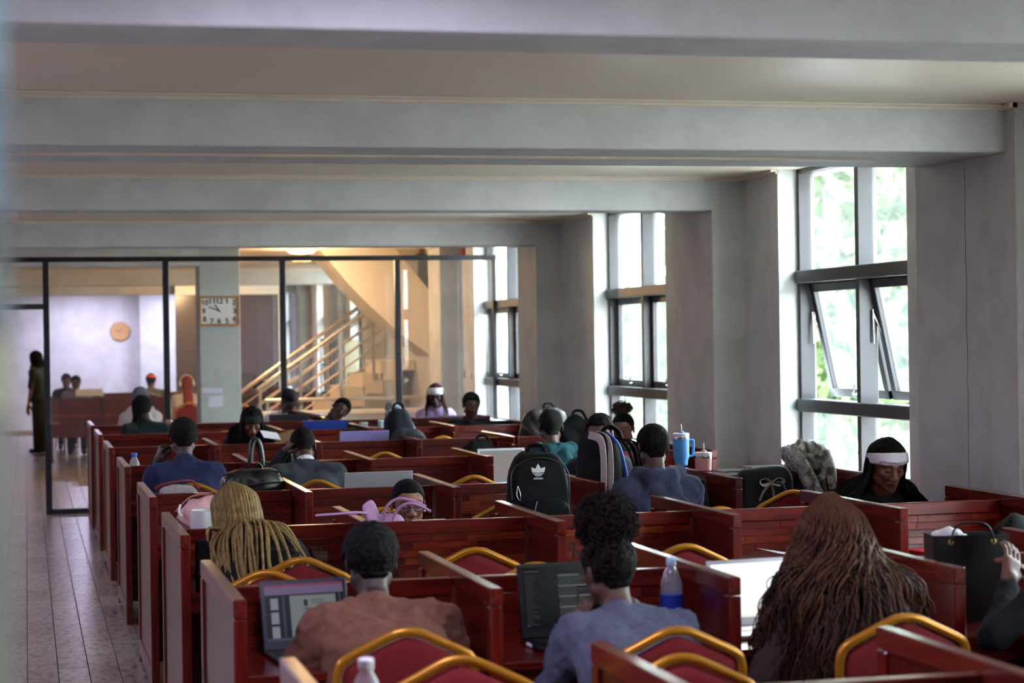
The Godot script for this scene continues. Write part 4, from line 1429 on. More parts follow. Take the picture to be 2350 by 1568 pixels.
func build_people() -> void:
	make_templates()
	M.denim = cloth(c8(38, 44, 62), 8)
	M.shoe = mat(c8(30, 28, 28), 0.5)
	var black := hair_mat(c8(10, 8, 8), 0.8)
	var dark := hair_mat(c8(18, 12, 10), 0.8)
	var sk1 := c8(74, 48, 38)
	var sk2 := c8(92, 60, 46)
	var sk3 := c8(118, 76, 56)
	var r: Dictionary
	var st: SurfaceTool

	# the three in front
	r = person({"x": 1.1, "z": 6.2, "label": "person in a brown T-shirt, back turned, with short black hair", "skin": c8(60, 40, 33), "shirt": c8(124, 82, 64), "folds": 0.022, "ffreq": 9.0, "fine": 0.009, "sleeve": 0.4, "lean": 0.5, "lean2": 0.4, "neck": 0.0, "hpitch": 0.2, "rise": -0.03, "sw": 0.185, "fat": 1.18, "ring": c8(104, 68, 52), "cell": 0.012, "lw": Vector3(-0.2, 0.83, -0.3), "rw": Vector3(0.18, 0.83, -0.34), "chair": "gold-framed red banquet chair behind the person in the brown T-shirt"})
	crop_hair(r, 0.02, black, 0.006, 55.0)
	r = person({"x": 1.87, "z": 5.95, "label": "person in a slate sweatshirt, back turned, curly hair piled in a high puff", "skin": sk2, "shirt": c8(92, 97, 116), "folds": 0.018, "fine": 0.008, "lean": 0.58, "lean2": 0.45, "neck": -0.1, "hpitch": 0.15, "rise": -0.04, "hyaw": 0.25, "hroll": 0.05, "sw": 0.17, "ring": c8(80, 86, 104), "cell": 0.012, "lw": Vector3(-0.14, 0.83, -0.4), "rw": Vector3(0.16, 0.83, -0.36), "chair": "gold-framed red banquet chair behind the person in the slate sweatshirt"})
	crop_hair(r, 0.014, dark, 0.006, 45.0)
	st = new_st()
	add_indexed_part(st, blob(r.head * Vector3(0.0, 0.16, 0.03), Vector3(0.082, 0.075, 0.08), 0.02, 22.0, 5))
	curls(st, r.head * Vector3(0.0, 0.16, 0.03), Vector3(0.085, 0.078, 0.082), 420, 12, 0.03, 0.0035)
	curls(st, r.head * Vector3(-0.03, 0.06, 0.06), Vector3(0.06, 0.05, 0.06), 120, 13, 0.02, 0.003)
	add_st(r, "hair_puff", st, hair_mat(c8(30, 19, 15), 0.8))
	r = person({"x": 2.62, "z": 5.98, "label": "person with very long wavy brown hair down the back", "skin": sk3, "shirt": c8(60, 44, 40), "lean": 0.4, "lean2": 0.3, "hpitch": 0.2, "rise": -0.02, "hyaw": -0.1, "cell": 0.014, "sw": 0.15, "lw": Vector3(-0.2, 0.83, -0.33), "rw": Vector3(0.2, 0.83, -0.33), "chair": "gold-framed red banquet chair behind the person with long wavy hair"})
	crop_hair(r, 0.016, hair_mat(c8(26, 16, 13)), 0.004)
	var wavy := hair_mat(c8(58, 34, 24), 0.55)
	for e in [[520, 0.012, 21, hair_mat(c8(32, 19, 15), 0.6)], [400, 0.022, 22, wavy], [170, 0.03, 23, hair_mat(c8(104, 62, 40), 0.5)]]:
		st = new_st()
		ropes(st, r.head, e[0], {"from": -2.1, "to": 2.1, "wide": 0.04, "len": 0.52, "rad": 0.0031, "wave": 0.014, "coils": 5.0, "flare": 0.17, "lift": e[1], "per": 7, "seed": e[2], "sides": 4, "taper": 0.75, "who": r})
		add_st(r, "long_hair", st, e[3])
	r = person({"x": 3.52, "z": 5.95, "label": "person in black leaning in from the window side, hands raised over a sheet of paper", "skin": sk3, "shirt": c8(20, 20, 24), "lean": 0.25, "hpitch": 0.3, "lw": Vector3(-0.26, 0.95, -0.28), "rw": Vector3(-0.1, 0.93, -0.33), "lp": Vector3(-0.9, -0.7, 0.2), "lh": Vector3(0, 0.7, 0), "lu": Vector3(0.5, 0.5, 1), "chair": "gold-framed red banquet chair of the person in black by the window side"})
	crop_hair(r, 0.02, black)

	# sixth row
	r = person({"x": 1.06, "z": 8.28, "label": "person bent over the desk, long blonde braids over a black jacket", "skin": sk2, "shirt": c8(9, 9, 11), "lean": 0.62, "lean2": 0.25, "tilt": -0.13, "neck": 0.3, "hpitch": 0.75, "hroll": 0.12, "sw": 0.175, "fat": 1.15, "cell": 0.013, "lw": Vector3(-0.16, 0.83, -0.5), "lp": Vector3(-0.25, -1, 0.2), "rw": Vector3(0.2, 0.83, -0.46), "wear": "jacket", "chair": "gold-framed red banquet chair behind the person with blonde braids"})
	crop_hair(r, 0.01, black)
	st = new_st()
	for e in [[64, 0.012, 31], [40, 0.02, 32]]:
		ropes(st, r.head * Transform3D(Basis(Vector3.RIGHT, 0.35), Vector3(0, 0.02, 0.02)), e[0], {"from": -1.75, "to": 1.75, "len": 0.5, "rad": 0.0058, "twist": 0.22, "flare": 0.1, "lift": e[1], "per": 9, "seed": e[2], "sides": 5, "taper": 0.2, "fall": Vector3(0.1, -0.8, 0.56), "who": r})
	add_st(r, "braids", st, hair_mat(c8(164, 136, 80), 0.6))
	add_shell(r, "headband", head_shell(func(p): return band(p, 0.09, 0.02, 0.03), 0.024, 0.0, 10, 1, 0.006), mat(c8(14, 14, 16), 0.8))
	r = person({"x": 1.79, "z": 9.92, "turn": PI, "label": "person in glasses with slicked-back hair, low behind the divider and the lilac tote", "skin": c8(140, 92, 68), "shirt": c8(24, 22, 26), "lean": 0.72, "lean2": 0.4, "neck": 0.0, "hpitch": 0.12, "rise": -0.02, "sw": 0.14, "chair": "gold-framed red banquet chair behind the person in glasses by the lilac tote"})
	crop_hair(r, 0.007, black, 0.001)
	glasses(r, mat(c8(60, 60, 150), 0.2, 0.6))
	earring(r, -1.0)
	earring(r, 1.0)
	r = person({"x": 4.36, "z": 9.95, "turn": PI, "label": "person in black with a wide white headband and long black braids, reading", "skin": c8(104, 62, 46), "shirt": c8(12, 12, 14), "lean": 0.42, "lean2": 0.3, "neck": 0.1, "hpitch": 0.32, "rise": -0.02, "cell": 0.012, "sw": 0.15, "hscale": 1.08, "lw": Vector3(-0.12, 0.83, -0.3), "rw": Vector3(0.12, 0.83, -0.3), "chair": "gold-framed red banquet chair behind the person with the white headband"})
	crop_hair(r, 0.015, black, 0.004)
	add_shell(r, "headband", head_shell(func(p): return band(p, 0.066, 0.005, 0.031), 0.025, 0.0, 10, 1, 0.012), cloth(c8(232, 224, 232), 2))
	st = new_st()
	for e in [[64, 0.006, 44], [56, 0.012, 45]]:
		ropes(st, r.head, e[0], {"from": -1.85, "to": 1.85, "len": 0.3, "rad": 0.006, "flare": 0.2, "lift": e[1], "per": 5, "seed": e[2], "sides": 5, "taper": 0.3, "who": r})
	add_st(r, "braids", st, black)

	# fifth row
	r = person({"x": 3.3, "z": 10.2, "label": "person in a navy fleece hoodie, back turned, close-cut hair", "skin": sk1, "shirt": cloth(c8(62, 66, 92), 4, 120.0, 1.0, 0.5), "wear": "hoodie", "lean": 0.16, "lean2": 0.16, "hpitch": 0.12, "hood": true, "sw": 0.175, "fat": 1.08, "cell": 0.012, "chair": "gold-framed red banquet chair behind the person in the navy fleece hoodie"})
	crop_hair(r, 0.014, dark, 0.003)
	r = person({"x": 3.47, "z": 11.98, "turn": PI, "label": "person in dark-rimmed glasses with braided hair, half hidden by the white-striped backpack", "skin": c8(112, 74, 58), "shirt": c8(30, 32, 44), "lean": 0.12, "lean2": 0.1, "hpitch": 0.2, "hyaw": -0.5, "sw": 0.15, "chair": "gold-framed red banquet chair behind the braided person in dark glasses"})
	crop_hair(r, 0.012, black, 0.006, 50.0)
	glasses(r, mat(c8(16, 16, 18), 0.3))

	# fourth row
	r = person({"x": 1.0, "z": 12.78, "label": "person in a navy shirt with a raised fist, back turned, at an open laptop", "skin": c8(62, 42, 34), "shirt": c8(28, 36, 78), "sleeve": 0.4, "lean": 0.2, "lean2": 0.15, "tilt": -0.02, "hpitch": 0.12, "sw": 0.18, "fat": 1.08, "lw": Vector3(-0.19, 1.06, -0.26), "lp": Vector3(-0.35, -1.0, -0.75), "lf": true, "lu": Vector3(-1, 0, 0.3), "collar": 0.03, "chair": "gold-framed red banquet chair behind the person in the navy shirt"})
	crop_hair(r, 0.02, black, 0.003)
	r = person({"x": 1.76, "z": 12.75, "label": "person in a charcoal suit jacket and white collar, head bowed, one hand on the head", "skin": c8(76, 52, 42), "shirt": c8(50, 54, 62), "wear": "jacket", "lean": 0.42, "lean2": 0.2, "neck": 0.25, "hpitch": 0.6, "sw": 0.185, "fat": 1.06, "folds": 0.008, "lw": Vector3(-0.12, 1.1, -0.36), "lp": Vector3(-0.6, -1.0, -0.5), "lh": Vector3(0.25, 0.1, 0.5), "lu": Vector3(-0.8, 0.4, 0.2), "rw": Vector3(0.18, 0.83, -0.4), "collar": 0.02, "chair": "gold-framed red banquet chair behind the person in the charcoal suit jacket"})
	crop_hair(r, 0.009, dark, 0.002)
	st = new_st()
	lathe(st, [[0.058, -0.006], [0.0585, 0.028], [0.0615, 0.028], [0.064, -0.006]], r.neck + Vector3(0, 0.028, -0.012), 24, Basis(Vector3.RIGHT, -0.75))
	add_st(r, "shirt_collar", st, cloth(c8(235, 235, 240), 5))
	r = person({"x": 3.42, "z": 12.85, "label": "person in a teal hooded jacket, back turned, faded cropped hair", "skin": c8(92, 62, 50), "shirt": c8(16, 74, 80), "wear": "hooded_jacket", "lean": 0.15, "lean2": 0.12, "hpitch": 0.05, "hood": true, "sw": 0.18, "fat": 1.1, "collar": 0.03, "folds": 0.02, "chair": "gold-framed red banquet chair behind the person in the teal jacket"})
	crop_hair(r, 0.005, mat(c8(16, 13, 12), 0.95), 0.001)
	r = person({"x": 4.37, "z": 14.62, "turn": PI, "label": "person with a curly brown topknot, beside the window, facing the room", "skin": c8(108, 68, 52), "shirt": c8(34, 36, 42), "lean": 0.4, "lean2": 0.35, "hpitch": 0.16, "rise": -0.02, "hyaw": -0.55, "sw": 0.15, "chair": "gold-framed red banquet chair behind the person with the topknot"})
	crop_hair(r, 0.009, black, 0.001)
	st = new_st()
	add_indexed_part(st, blob(r.head * Vector3(0.01, 0.145, 0.03), Vector3(0.05, 0.032, 0.05), 0.02, 30.0, 8))
	curls(st, r.head * Vector3(0.01, 0.15, 0.03), Vector3(0.055, 0.035, 0.055), 130, 14, 0.03, 0.004)
	add_st(r, "topknot", st, hair_mat(c8(66, 36, 28), 0.6))

	# third row
	r = person({"x": 1.85, "z": 17.2, "turn": PI, "label": "person in black with a black headband and long black hair, head down over a paper", "skin": c8(104, 66, 52), "shirt": c8(14, 14, 18), "lean": 0.3, "lean2": 0.3, "neck": 0.2, "hpitch": 0.55, "cell": 0.016, "sw": 0.15, "chair": "gold-framed red banquet chair behind the person with the black headband"})
	crop_hair(r, 0.012, black)
	add_shell(r, "headband", head_shell(func(p): return band(p, 0.062, 0.02, 0.03), 0.016, 0.0, 10, 1, 0.004), mat(c8(16, 16, 18), 0.9))
	st = new_st()
	ropes(st, r.head, 60, {"from": -2.2, "to": 2.2, "len": 0.26, "rad": 0.008, "flare": 0.05, "lift": 0.01, "seed": 51, "sides": 4, "who": r})
	add_st(r, "long_hair", st, black)

	# second row
	r = person({"x": 2.83, "z": 19.5, "turn": PI, "label": "person in a dark green top, head tilted on one side behind the blue laptop lid", "skin": sk1, "shirt": c8(18, 50, 44), "lean": 0.35, "lean2": 0.2, "hpitch": 0.1, "hroll": 0.75, "tilt": -0.05, "cell": 0.018, "rw": Vector3(0.12, 0.8, -0.3), "chair": "gold-framed red banquet chair behind the person with the blue laptop"})
	crop_hair(r, 0.014, black)
	r = person({"x": 4.25, "z": 19.4, "turn": PI, "label": "person with short black hair behind a low black laptop lid near the window", "skin": c8(84, 54, 42), "shirt": c8(24, 26, 34), "lean": 0.35, "lean2": 0.25, "hpitch": 0.22, "cell": 0.018, "chair": "gold-framed red banquet chair behind the person with the black laptop"})
	crop_hair(r, 0.016, black)

	# last row
	r = person({"x": 1.13, "z": 19.8, "label": "person in a dark green top with ponytailed braids, in front of a teal screen", "skin": c8(66, 44, 36), "shirt": c8(16, 40, 36), "lean": 0.3, "lean2": 0.2, "hpitch": 0.25, "hyaw": 0.5, "cell": 0.018, "chair": "gold-framed red banquet chair behind the person with ponytailed braids"})
	crop_hair(r, 0.016, black, 0.005)
	st = new_st()
	ropes(st, r.head, 26, {"from": -2.6, "to": -0.8, "len": 0.2, "rad": 0.008, "flare": 0.06, "lift": 0.012, "seed": 61, "sides": 4})
	add_st(r, "braids", st, black)
	earring(r, -1.0)
	r = person({"x": 2.72, "z": 21.55, "turn": PI, "label": "person in a white T-shirt and black baseball cap, arm raised, before the glazed screen", "skin": c8(70, 46, 36), "shirt": c8(225, 225, 230), "sleeve": 0.4, "lean": 0.2, "lean2": 0.2, "hpitch": 0.45, "hyaw": 0.35, "cell": 0.018, "lw": Vector3(-0.12, 1.06, -0.25), "lp": Vector3(-1, -0.3, 0), "chair": "gold-framed red banquet chair behind the person in the black cap"})
	add_shell(r, "cap", head_shell(func(p): return p.y - lerpf(0.035, 0.0, clampf((p.z + 0.09) / 0.18, 0, 1)), 0.016, 0.0, 10, 1, 0.006), cloth(c8(26, 26, 30), 6))
	st = new_st()
	var brim := []
	for i in 9:
		var row := []
		for j in 5:
			var a := lerpf(-1.25, 1.25, i / 8.0)
			row.append(r.head * Vector3(sin(a) * (0.075 + 0.01 * j), 0.035 - 0.004 * j - 0.01 * pow(sin(a), 2.0), -0.05 - cos(a) * (0.05 + 0.018 * j)))
		brim.append(row)
	add_grid(st, brim, false, false)
	add_st(r, "cap_brim", st, M.black_plastic)
	r = person({"x": 4.36, "z": 21.5, "turn": PI, "label": "person with white headband, dark red hair, glasses and lilac top before the screen", "skin": c8(70, 44, 36), "shirt": c8(190, 170, 215), "lean": 0.12, "lean2": 0.2, "hpitch": 0.28, "hyaw": -0.3, "cell": 0.018, "sw": 0.15, "chair": "gold-framed red banquet chair behind the person in the lilac top"})
	crop_hair(r, 0.018, hair_mat(c8(58, 20, 18)))
	add_shell(r, "headband", head_shell(func(p): return band(p, 0.07, 0.02, 0.034), 0.0215, 0.0, 10, 1, 0.004), cloth(c8(235, 235, 240), 2))
	st = new_st()
	ropes(st, r.head, 40, {"from": -2.2, "to": 2.2, "len": 0.16, "rad": 0.008, "flare": 0.02, "lift": 0.012, "seed": 62, "sides": 4})
	add_st(r, "hair_ends", st, hair_mat(c8(58, 20, 18)))
	glasses(r, mat(c8(40, 30, 60), 0.3))
	earring(r, 1.0)

	# beyond the glass
	r = person({"x": 1.2, "z": 23.3, "label": "person in a grey beanie and pale hooded sweatshirt, back turned, just beyond the glass", "skin": sk1, "shirt": c8(196, 192, 186), "wear": "hoodie", "lean": 0.28, "lean2": 0.2, "tilt": 0.06, "hpitch": 0.2, "hood": true, "cell": 0.018, "chair": "gold-framed red banquet chair behind the person in the grey beanie"})
	add_shell(r, "beanie", head_shell(func(p): return p.y - lerpf(0.045, -0.045, clampf((p.z + 0.09) / 0.18, 0, 1)), 0.022, 0.003, 40, 1, 0.008), cloth(c8(104, 108, 118), 6))
	r = person({"x": 2.34, "z": 30.1, "label": "person in a white top with a rust-red headscarf and white headphones, back turned", "skin": sk2, "shirt": c8(215, 212, 215), "lean": 0.2, "hpitch": 0.15, "cell": 0.02, "fat": 1.1, "chair": "gold-framed red banquet chair behind the person in the rust-red headscarf"})
	add_shell(r, "headscarf", head_shell(func(p): return p.y + 0.06 + p.z * 0.8, 0.014, 0.004, 40, 1), cloth(c8(140, 58, 42), 3))
	st = new_st()
	tube(st, [r.head * Vector3(0, 0.0, 0.09), r.head * Vector3(0, -0.1, 0.12), r.neck + Vector3(0, -0.12, 0.15), r.neck + Vector3(0, -0.28, 0.15)], func(t): return 0.06 + 0.03 * t, 10)
	add_st(r, "scarf_tail", st, cloth(c8(140, 58, 42), 3))
	st = new_st()
	var hp := []
	for i in 13:
		var a := lerpf(-0.2, PI + 0.2, i / 12.0)
		hp.append(r.head * Vector3(cos(a) * 0.1, 0.01 + sin(a) * 0.125, 0.0))
	tube(st, hp, 0.012, 6)
	for s in [-1.0, 1.0]: lathe(st, [[0.03, -0.02], [0.045, -0.015], [0.045, 0.015], [0.03, 0.02]], r.head * Vector3(s * 0.1, -0.005, 0.01), 12, r.head.basis * Basis(Vector3.BACK, PI / 2))
	add_st(r, "headphones", st, M.white_metal)
	for e in [[0.68, 36.3, PI, c8(30, 34, 46), "person with short dark hair bent over the far carrels, by the far wall", 0.02], [0.8, 34.4, PI, c8(120, 120, 130), "person in pale grey leaning over the far carrel beside the white box", 0.012], [2.08, 34.6, 0.0, c8(90, 84, 78), "person in a grey hooded top with an orange headband, far end", 0.014], [3.16, 29.0, -0.6, c8(48, 46, 50), "person in dark grey seated past the clock column by the stair rail", 0.012], [3.5, 30.0, 0.3, c8(60, 50, 60), "person with a yellow headband seated behind the foot of the stair", 0.016]]:
		r = person({"x": e[0], "z": e[1], "turn": e[2], "label": e[4], "skin": sk2, "shirt": e[3], "lean": 0.3, "hpitch": 0.25, "cell": 0.022, "chair": "gold-framed red banquet chair under the " + e[4].split(",")[0].split(" seated")[0].split(" bent")[0].split(" leaning")[0]})
		crop_hair(r, e[5], black)
		if e[1] == 34.6: add_shell(r, "headband", head_shell(func(p): return band(p, 0.08, 0.05, 0.028), 0.018), cloth(c8(230, 90, 66), 1))
		if e[1] == 30.0: add_shell(r, "headband", head_shell(func(p): return band(p, 0.09, 0.03, 0.016), 0.022), cloth(c8(214, 204, 110), 1))
	# standing by the far door
	r = person({"x": 0.2, "z": 34.9, "turn": 0.9, "standing": true, "rise": 0.38, "label": "person standing in a dark top and dark wide trousers beyond the glass, long dark hair", "skin": c8(150, 108, 88), "shirt": c8(48, 50, 48), "sleeve": 0.4, "lean": 0.02, "lean2": 0.1, "hpitch": 0.25, "cell": 0.02, "lw": Vector3(-0.2, 0.84, -0.06), "rw": Vector3(0.2, 0.84, -0.06)})
	crop_hair(r, 0.02, dark)
	st = new_st()
	ropes(st, r.head, 50, {"from": -2.3, "to": 2.3, "len": 0.12, "rad": 0.01, "flare": 0.03, "lift": 0.012, "seed": 71, "sides": 4})
	add_st(r, "long_hair", st, dark)
	var lf := Field.new(Vector3(-0.3, 0.0, -0.3), Vector3(0.3, 1.1, 0.3), 0.022)
	lf.cap(Vector3(-0.05, 0.93, 0.03), Vector3(0.05, 0.93, 0.03), 0.13, 0.13, 0.05)
	for s in [-1.0, 1.0]: lf.cap(Vector3(s * 0.08, 0.92, 0.03), Vector3(s * 0.1, 0.09, 0.05), 0.1, 0.085, 0.03)
	obj("trousers", part_mesh(lf.mesh()), cloth(c8(36, 38, 38), 2), r.node)
	var sf := Field.new(Vector3(-0.2, -0.02, -0.25), Vector3(0.2, 0.15, 0.15), 0.016)
	for s in [-1.0, 1.0]: sf.cap(Vector3(s * 0.1, 0.045, 0.06), Vector3(s * 0.11, 0.04, -0.1), 0.045, 0.038, 0.02)
	obj("shoes", part_mesh(sf.mesh()), M.shoe, r.node)

func add_indexed_part(st: SurfaceTool, part: Array) -> void:
	add_indexed(st, part[0], part[2])

# ---------------------------------------------------------------- things on the desks
# soft rounded body: superellipsoid between square and round, then crumpled
func soft(size: Vector3, p := 4.0, amp := 0.01, freq := 9.0, seed_ := 1, top := 1.0) -> Array:
	var pts := PackedVector3Array()
	var idx := PackedInt32Array()
	var nu := 36
	var nv := 22
	for j in nv + 1:
		var b := PI * (j / float(nv) - 0.5)
		for i in nu:
			var a := TAU * i / nu
			var d := Vector3(cos(b) * cos(a), sin(b), cos(b) * sin(a))
			var q := pow(pow(absf(d.x), p) + pow(absf(d.y), p) + pow(absf(d.z), p), -1.0 / p)
			var v := d * q
			var k := lerpf(1.0, top, (v.y + 1.0) * 0.5)
			pts.append(Vector3(v.x * size.x * 0.5 * k, (v.y + 1.0) * size.y * 0.5, v.z * size.z * 0.5 * k))
	for j in nv:
		for i in nu:
			var a := j * nu + i
			var b := j * nu + (i + 1) % nu
			idx.append_array([a, b + nu, b, a, a + nu, b + nu])
	var part := [pts, pts, idx]
	recalc(part)
	crumple(part, amp, freq, seed_)
	# rest flat on what carries it
	var q2: PackedVector3Array = part[0]
	for i in q2.size(): q2[i].y = maxf(q2[i].y, 0.0)
	part[0] = q2
	return part

func tubeobj(called: String, pts: Array, r, m: Material, parent: Node3D, sides := 8, section = null) -> MeshInstance3D:
	var st := new_st()
	tube(st, smooth_path(pts, 5), r, sides, section)
	return obj(called, st.commit(), m, parent)

const STRAP := [Vector2(-1, -0.12), Vector2(1, -0.12), Vector2(1, 0.12), Vector2(-1, 0.12)]

func screen_tex(kind: String) -> ImageTexture:
	var im := Image.create(512, 320, false, Image.FORMAT_RGB8)
	rng.seed = 5
	if kind == "document":
		im.fill(c8(30, 34, 46))
		im.fill_rect(Rect2i(0, 0, 512, 14), c8(150, 70, 110))
		im.fill_rect(Rect2i(0, 14, 512, 46), c8(132, 112, 150))
		for i in 3: im.fill_rect(Rect2i(34, 78 + i * 80, 50, 66), c8(150, 160, 170))
		im.fill_rect(Rect2i(112, 62, 14, 240), c8(70, 80, 96))
		im.fill_rect(Rect2i(160, 68, 300, 234), c8(140, 148, 148))
		for e in [[250, 92, 26, 40], [300, 96, 80, 5], [296, 112, 90, 5], [240, 142, 150, 5], [262, 164, 110, 4], [268, 178, 96, 4], [266, 192, 90, 4], [272, 206, 70, 4], [226, 234, 170, 4], [214, 250, 190, 4], [210, 264, 200, 4]]:
			im.fill_rect(Rect2i(e[0], e[1], e[2], e[3]), c8(84, 88, 92))
		im.fill_rect(Rect2i(252, 96, 20, 30), c8(40, 46, 56))
		im.fill_rect(Rect2i(480, 62, 12, 240), c8(80, 90, 100))
		im.fill_rect(Rect2i(0, 304, 512, 16), c8(80, 86, 104))
	elif kind == "dark":
		im.fill(c8(12, 14, 18))
		for i in 24: im.fill_rect(Rect2i(16, 40 + i * 11, 30 + rng.randi() % 60, 4), c8(84, 84, 94))
		im.fill_rect(Rect2i(14, 16, 90, 7), c8(96, 96, 104))
		for i in 22:
			var y := 42 + i * 11
			im.fill_rect(Rect2i(220, y, 60 + rng.randi() % 180, 4 if i % 5 else 7), c8(104, 106, 114) if i % 5 else c8(150, 150, 156))
		im.fill_rect(Rect2i(330, 150, 14, 90), c8(12, 14, 18))
		for i in 5: im.fill_rect(Rect2i(180 + i * 26, 296, 12, 10), [c8(50, 110, 190), c8(120, 120, 120), c8(150, 140, 110), c8(70, 60, 160), c8(60, 120, 180)][i])
		im.fill_rect(Rect2i(18, 296, 12, 10), c8(70, 80, 200))
	elif kind == "white":
		im.fill(c8(240, 243, 246))
		im.fill_rect(Rect2i(0, 300, 512, 20), c8(226, 222, 214))
		for i in 14: im.fill_rect(Rect2i(40, 30 + i * 18, 300 + rng.randi() % 140, 3), c8(222, 227, 232))
		im.fill_rect(Rect2i(430, 270, 16, 10), c8(60, 60, 66))
	elif kind == "code":
		im.fill(c8(20, 24, 30))
		for i in 22: im.fill_rect(Rect2i(20 + (rng.randi() % 3) * 14, 10 + i * 14, 40 + rng.randi() % 300, 4), c8(110, 120, 130))
	elif kind == "teal":
		im.fill(c8(40, 170, 140))
		im.fill_rect(Rect2i(0, 0, 512, 30), c8(28, 60, 60))
		im.fill_rect(Rect2i(20, 40, 180, 20), c8(24, 120, 100))
	else:
		im.fill(c8(196, 206, 210))
		im.fill_rect(Rect2i(30, 30, 450, 250), c8(210, 200, 196))
	return ImageTexture.create_from_image(im)

func screen_mat(kind: String, energy: float) -> StandardMaterial3D:
	var m := mat(c8(8, 8, 9), 0.3)
	m.emission_enabled = true
	m.emission = Color.BLACK
	m.emission_texture = screen_tex(kind)
	m.emission_energy_multiplier = energy
	return m

# hinge at the given point, keyboard towards local +z, lid leaning back
func laptop(x: float, z: float, turn: float, label: String, shell: Material, o := {}) -> Node3D:
	var w: float = o.get("w", 0.32)
	var d: float = o.get("d", 0.22)
	var t := thing("laptop", label, "laptop", Vector3(x, DESK_H + 0.001, -z), turn, "open laptops on the carrel desks")
	obj("base", box(Vector3(w, 0.015, d), 0.004), o.get("deck", shell), t, Vector3(0, 0.0075, d * 0.5))
	obj("keyboard", box(Vector3(w * 0.86, 0.002, d * 0.42), 0.0005), o.get("keys", M.black_plastic), t, Vector3(0, 0.016, d * 0.36))
	obj("touchpad", box(Vector3(w * 0.32, 0.001, d * 0.28), 0.0), o.get("deck", shell), t, Vector3(0, 0.0155, d * 0.78))
	var lid := Node3D.new()
	lid.name = "lid"
	t.add_child(lid)
	lid.position = Vector3(0, 0.014, 0.004)
	lid.rotation.x = -o.get("tilt", 0.28)
	var h: float = o.get("h", d * 1.0)
	obj("lid_shell", box(Vector3(w, h, 0.007), 0.003), shell, lid, Vector3(0, h * 0.5, 0))
	obj("bezel", box(Vector3(w - 0.006, h - 0.006, 0.001), 0.0), M.black_plastic if not o.has("bezel") else o.bezel, lid, Vector3(0, h * 0.5, 0.004))
	var q := QuadMesh.new()
	q.size = Vector2(w - 0.03, h - 0.045)
	obj("screen", q, o.get("screen", M.screen_off), lid, Vector3(0, h * 0.5 + 0.008, 0.0048))
	return t

func bottle(x: float, y: float, z: float, s: float, capm: Material, label: String, labelm: Material = null) -> void:
	var t := thing("water_bottle", label, "bottle", Vector3(x, y, -z), 0.0, "plastic water bottles")
	var st := new_st()
	lathe(st, [[0.0, 0.002], [0.028, 0.0], [0.032, 0.008], [0.031, 0.03], [0.032, 0.05], [0.0305, 0.06], [0.032, 0.07], [0.0305, 0.1], [0.032, 0.12], [0.03, 0.15], [0.02, 0.178], [0.0125, 0.19], [0.0125, 0.2]].map(func(p): return [p[0] * s, p[1] * s]), Vector3.ZERO, 18)
	obj("body", st.commit(), M.pet, t)
	st = new_st()
	lathe(st, [[0.0, 0.215], [0.013, 0.215], [0.0145, 0.212], [0.0145, 0.196], [0.0, 0.196]].map(func(p): return [p[0] * s, p[1] * s]), Vector3.ZERO, 16)
	obj("cap", st.commit(), capm, t)
	if labelm:
		st = new_st()
		lathe(st, [[0.0325, 0.07], [0.033, 0.07], [0.033, 0.115], [0.0325, 0.115]].map(func(p): return [p[0] * s, p[1] * s]), Vector3.ZERO, 18)
		obj("label_band", st.commit(), labelm, t)

func tumbler(x: float, y: float, z: float, body: Color, label: String, tall: bool) -> void:
	var t := thing("tumbler", label, "tumbler", Vector3(x, y, -z), 0.0, "insulated tumblers with straws")
	var m := mat(body, 0.45)
	var h := 0.165 if tall else 0.075
	var st := new_st()
	lathe(st, [[0.0, 0.0], [0.036, 0.0], [0.039, 0.01], [0.041, 0.035], [0.049, 0.055], [0.05, h]] if tall else [[0.0, 0.0], [0.044, 0.0], [0.047, 0.006], [0.05, h]], Vector3.ZERO, 24)
	obj("body", st.commit(), m, t)
	st = new_st()
	lathe(st, [[0.05, h], [0.0505, h + 0.012], [0.05, h + 0.014]], Vector3.ZERO, 24)
	obj("steel_rim", st.commit(), M.chrome, t)
	st = new_st()
	lathe(st, [[0.05, h + 0.014], [0.051, h + 0.032], [0.046, h + 0.036], [0.0, h + 0.036]], Vector3.ZERO, 24)
	obj("lid", st.commit(), mat(c8(225, 226, 230), 0.4), t)
	st = new_st()
	lathe(st, [[0.016, h + 0.036], [0.016, h + 0.045], [0.01, h + 0.048], [0.0, h + 0.048]], Vector3(0.004, 0, 0), 16)
	obj("straw_seal", st.commit(), m, t)
	st = new_st()
	tube(st, [Vector3(0.005, h + 0.04, 0), Vector3(0.002, h + 0.09, 0)], 0.0042, 8)
	obj("straw", st.commit(), mat(c8(232, 232, 236), 0.3), t)
	if tall: tubeobj("handle", [Vector3(0.048, h - 0.012, 0.0), Vector3(0.075, h - 0.01, 0), Vector3(0.08, h - 0.03, 0), Vector3(0.078, h - 0.09, 0), Vector3(0.07, h - 0.105, 0), Vector3(0.045, h - 0.105, 0)], 0.008, m, t)

func sheet(called: String, x: float, y: float, z: float, size: Vector3, turn: float, m: Material, label: String, cat: String, tilt := Vector3.ZERO) -> MeshInstance3D:
	var o := obj(called, box(size, minf(size.y * 0.3, 0.003)), m, null, Vector3(x, y, -z), Vector3(tilt.x, turn, tilt.z))
	tag(o, label, cat)
	return o

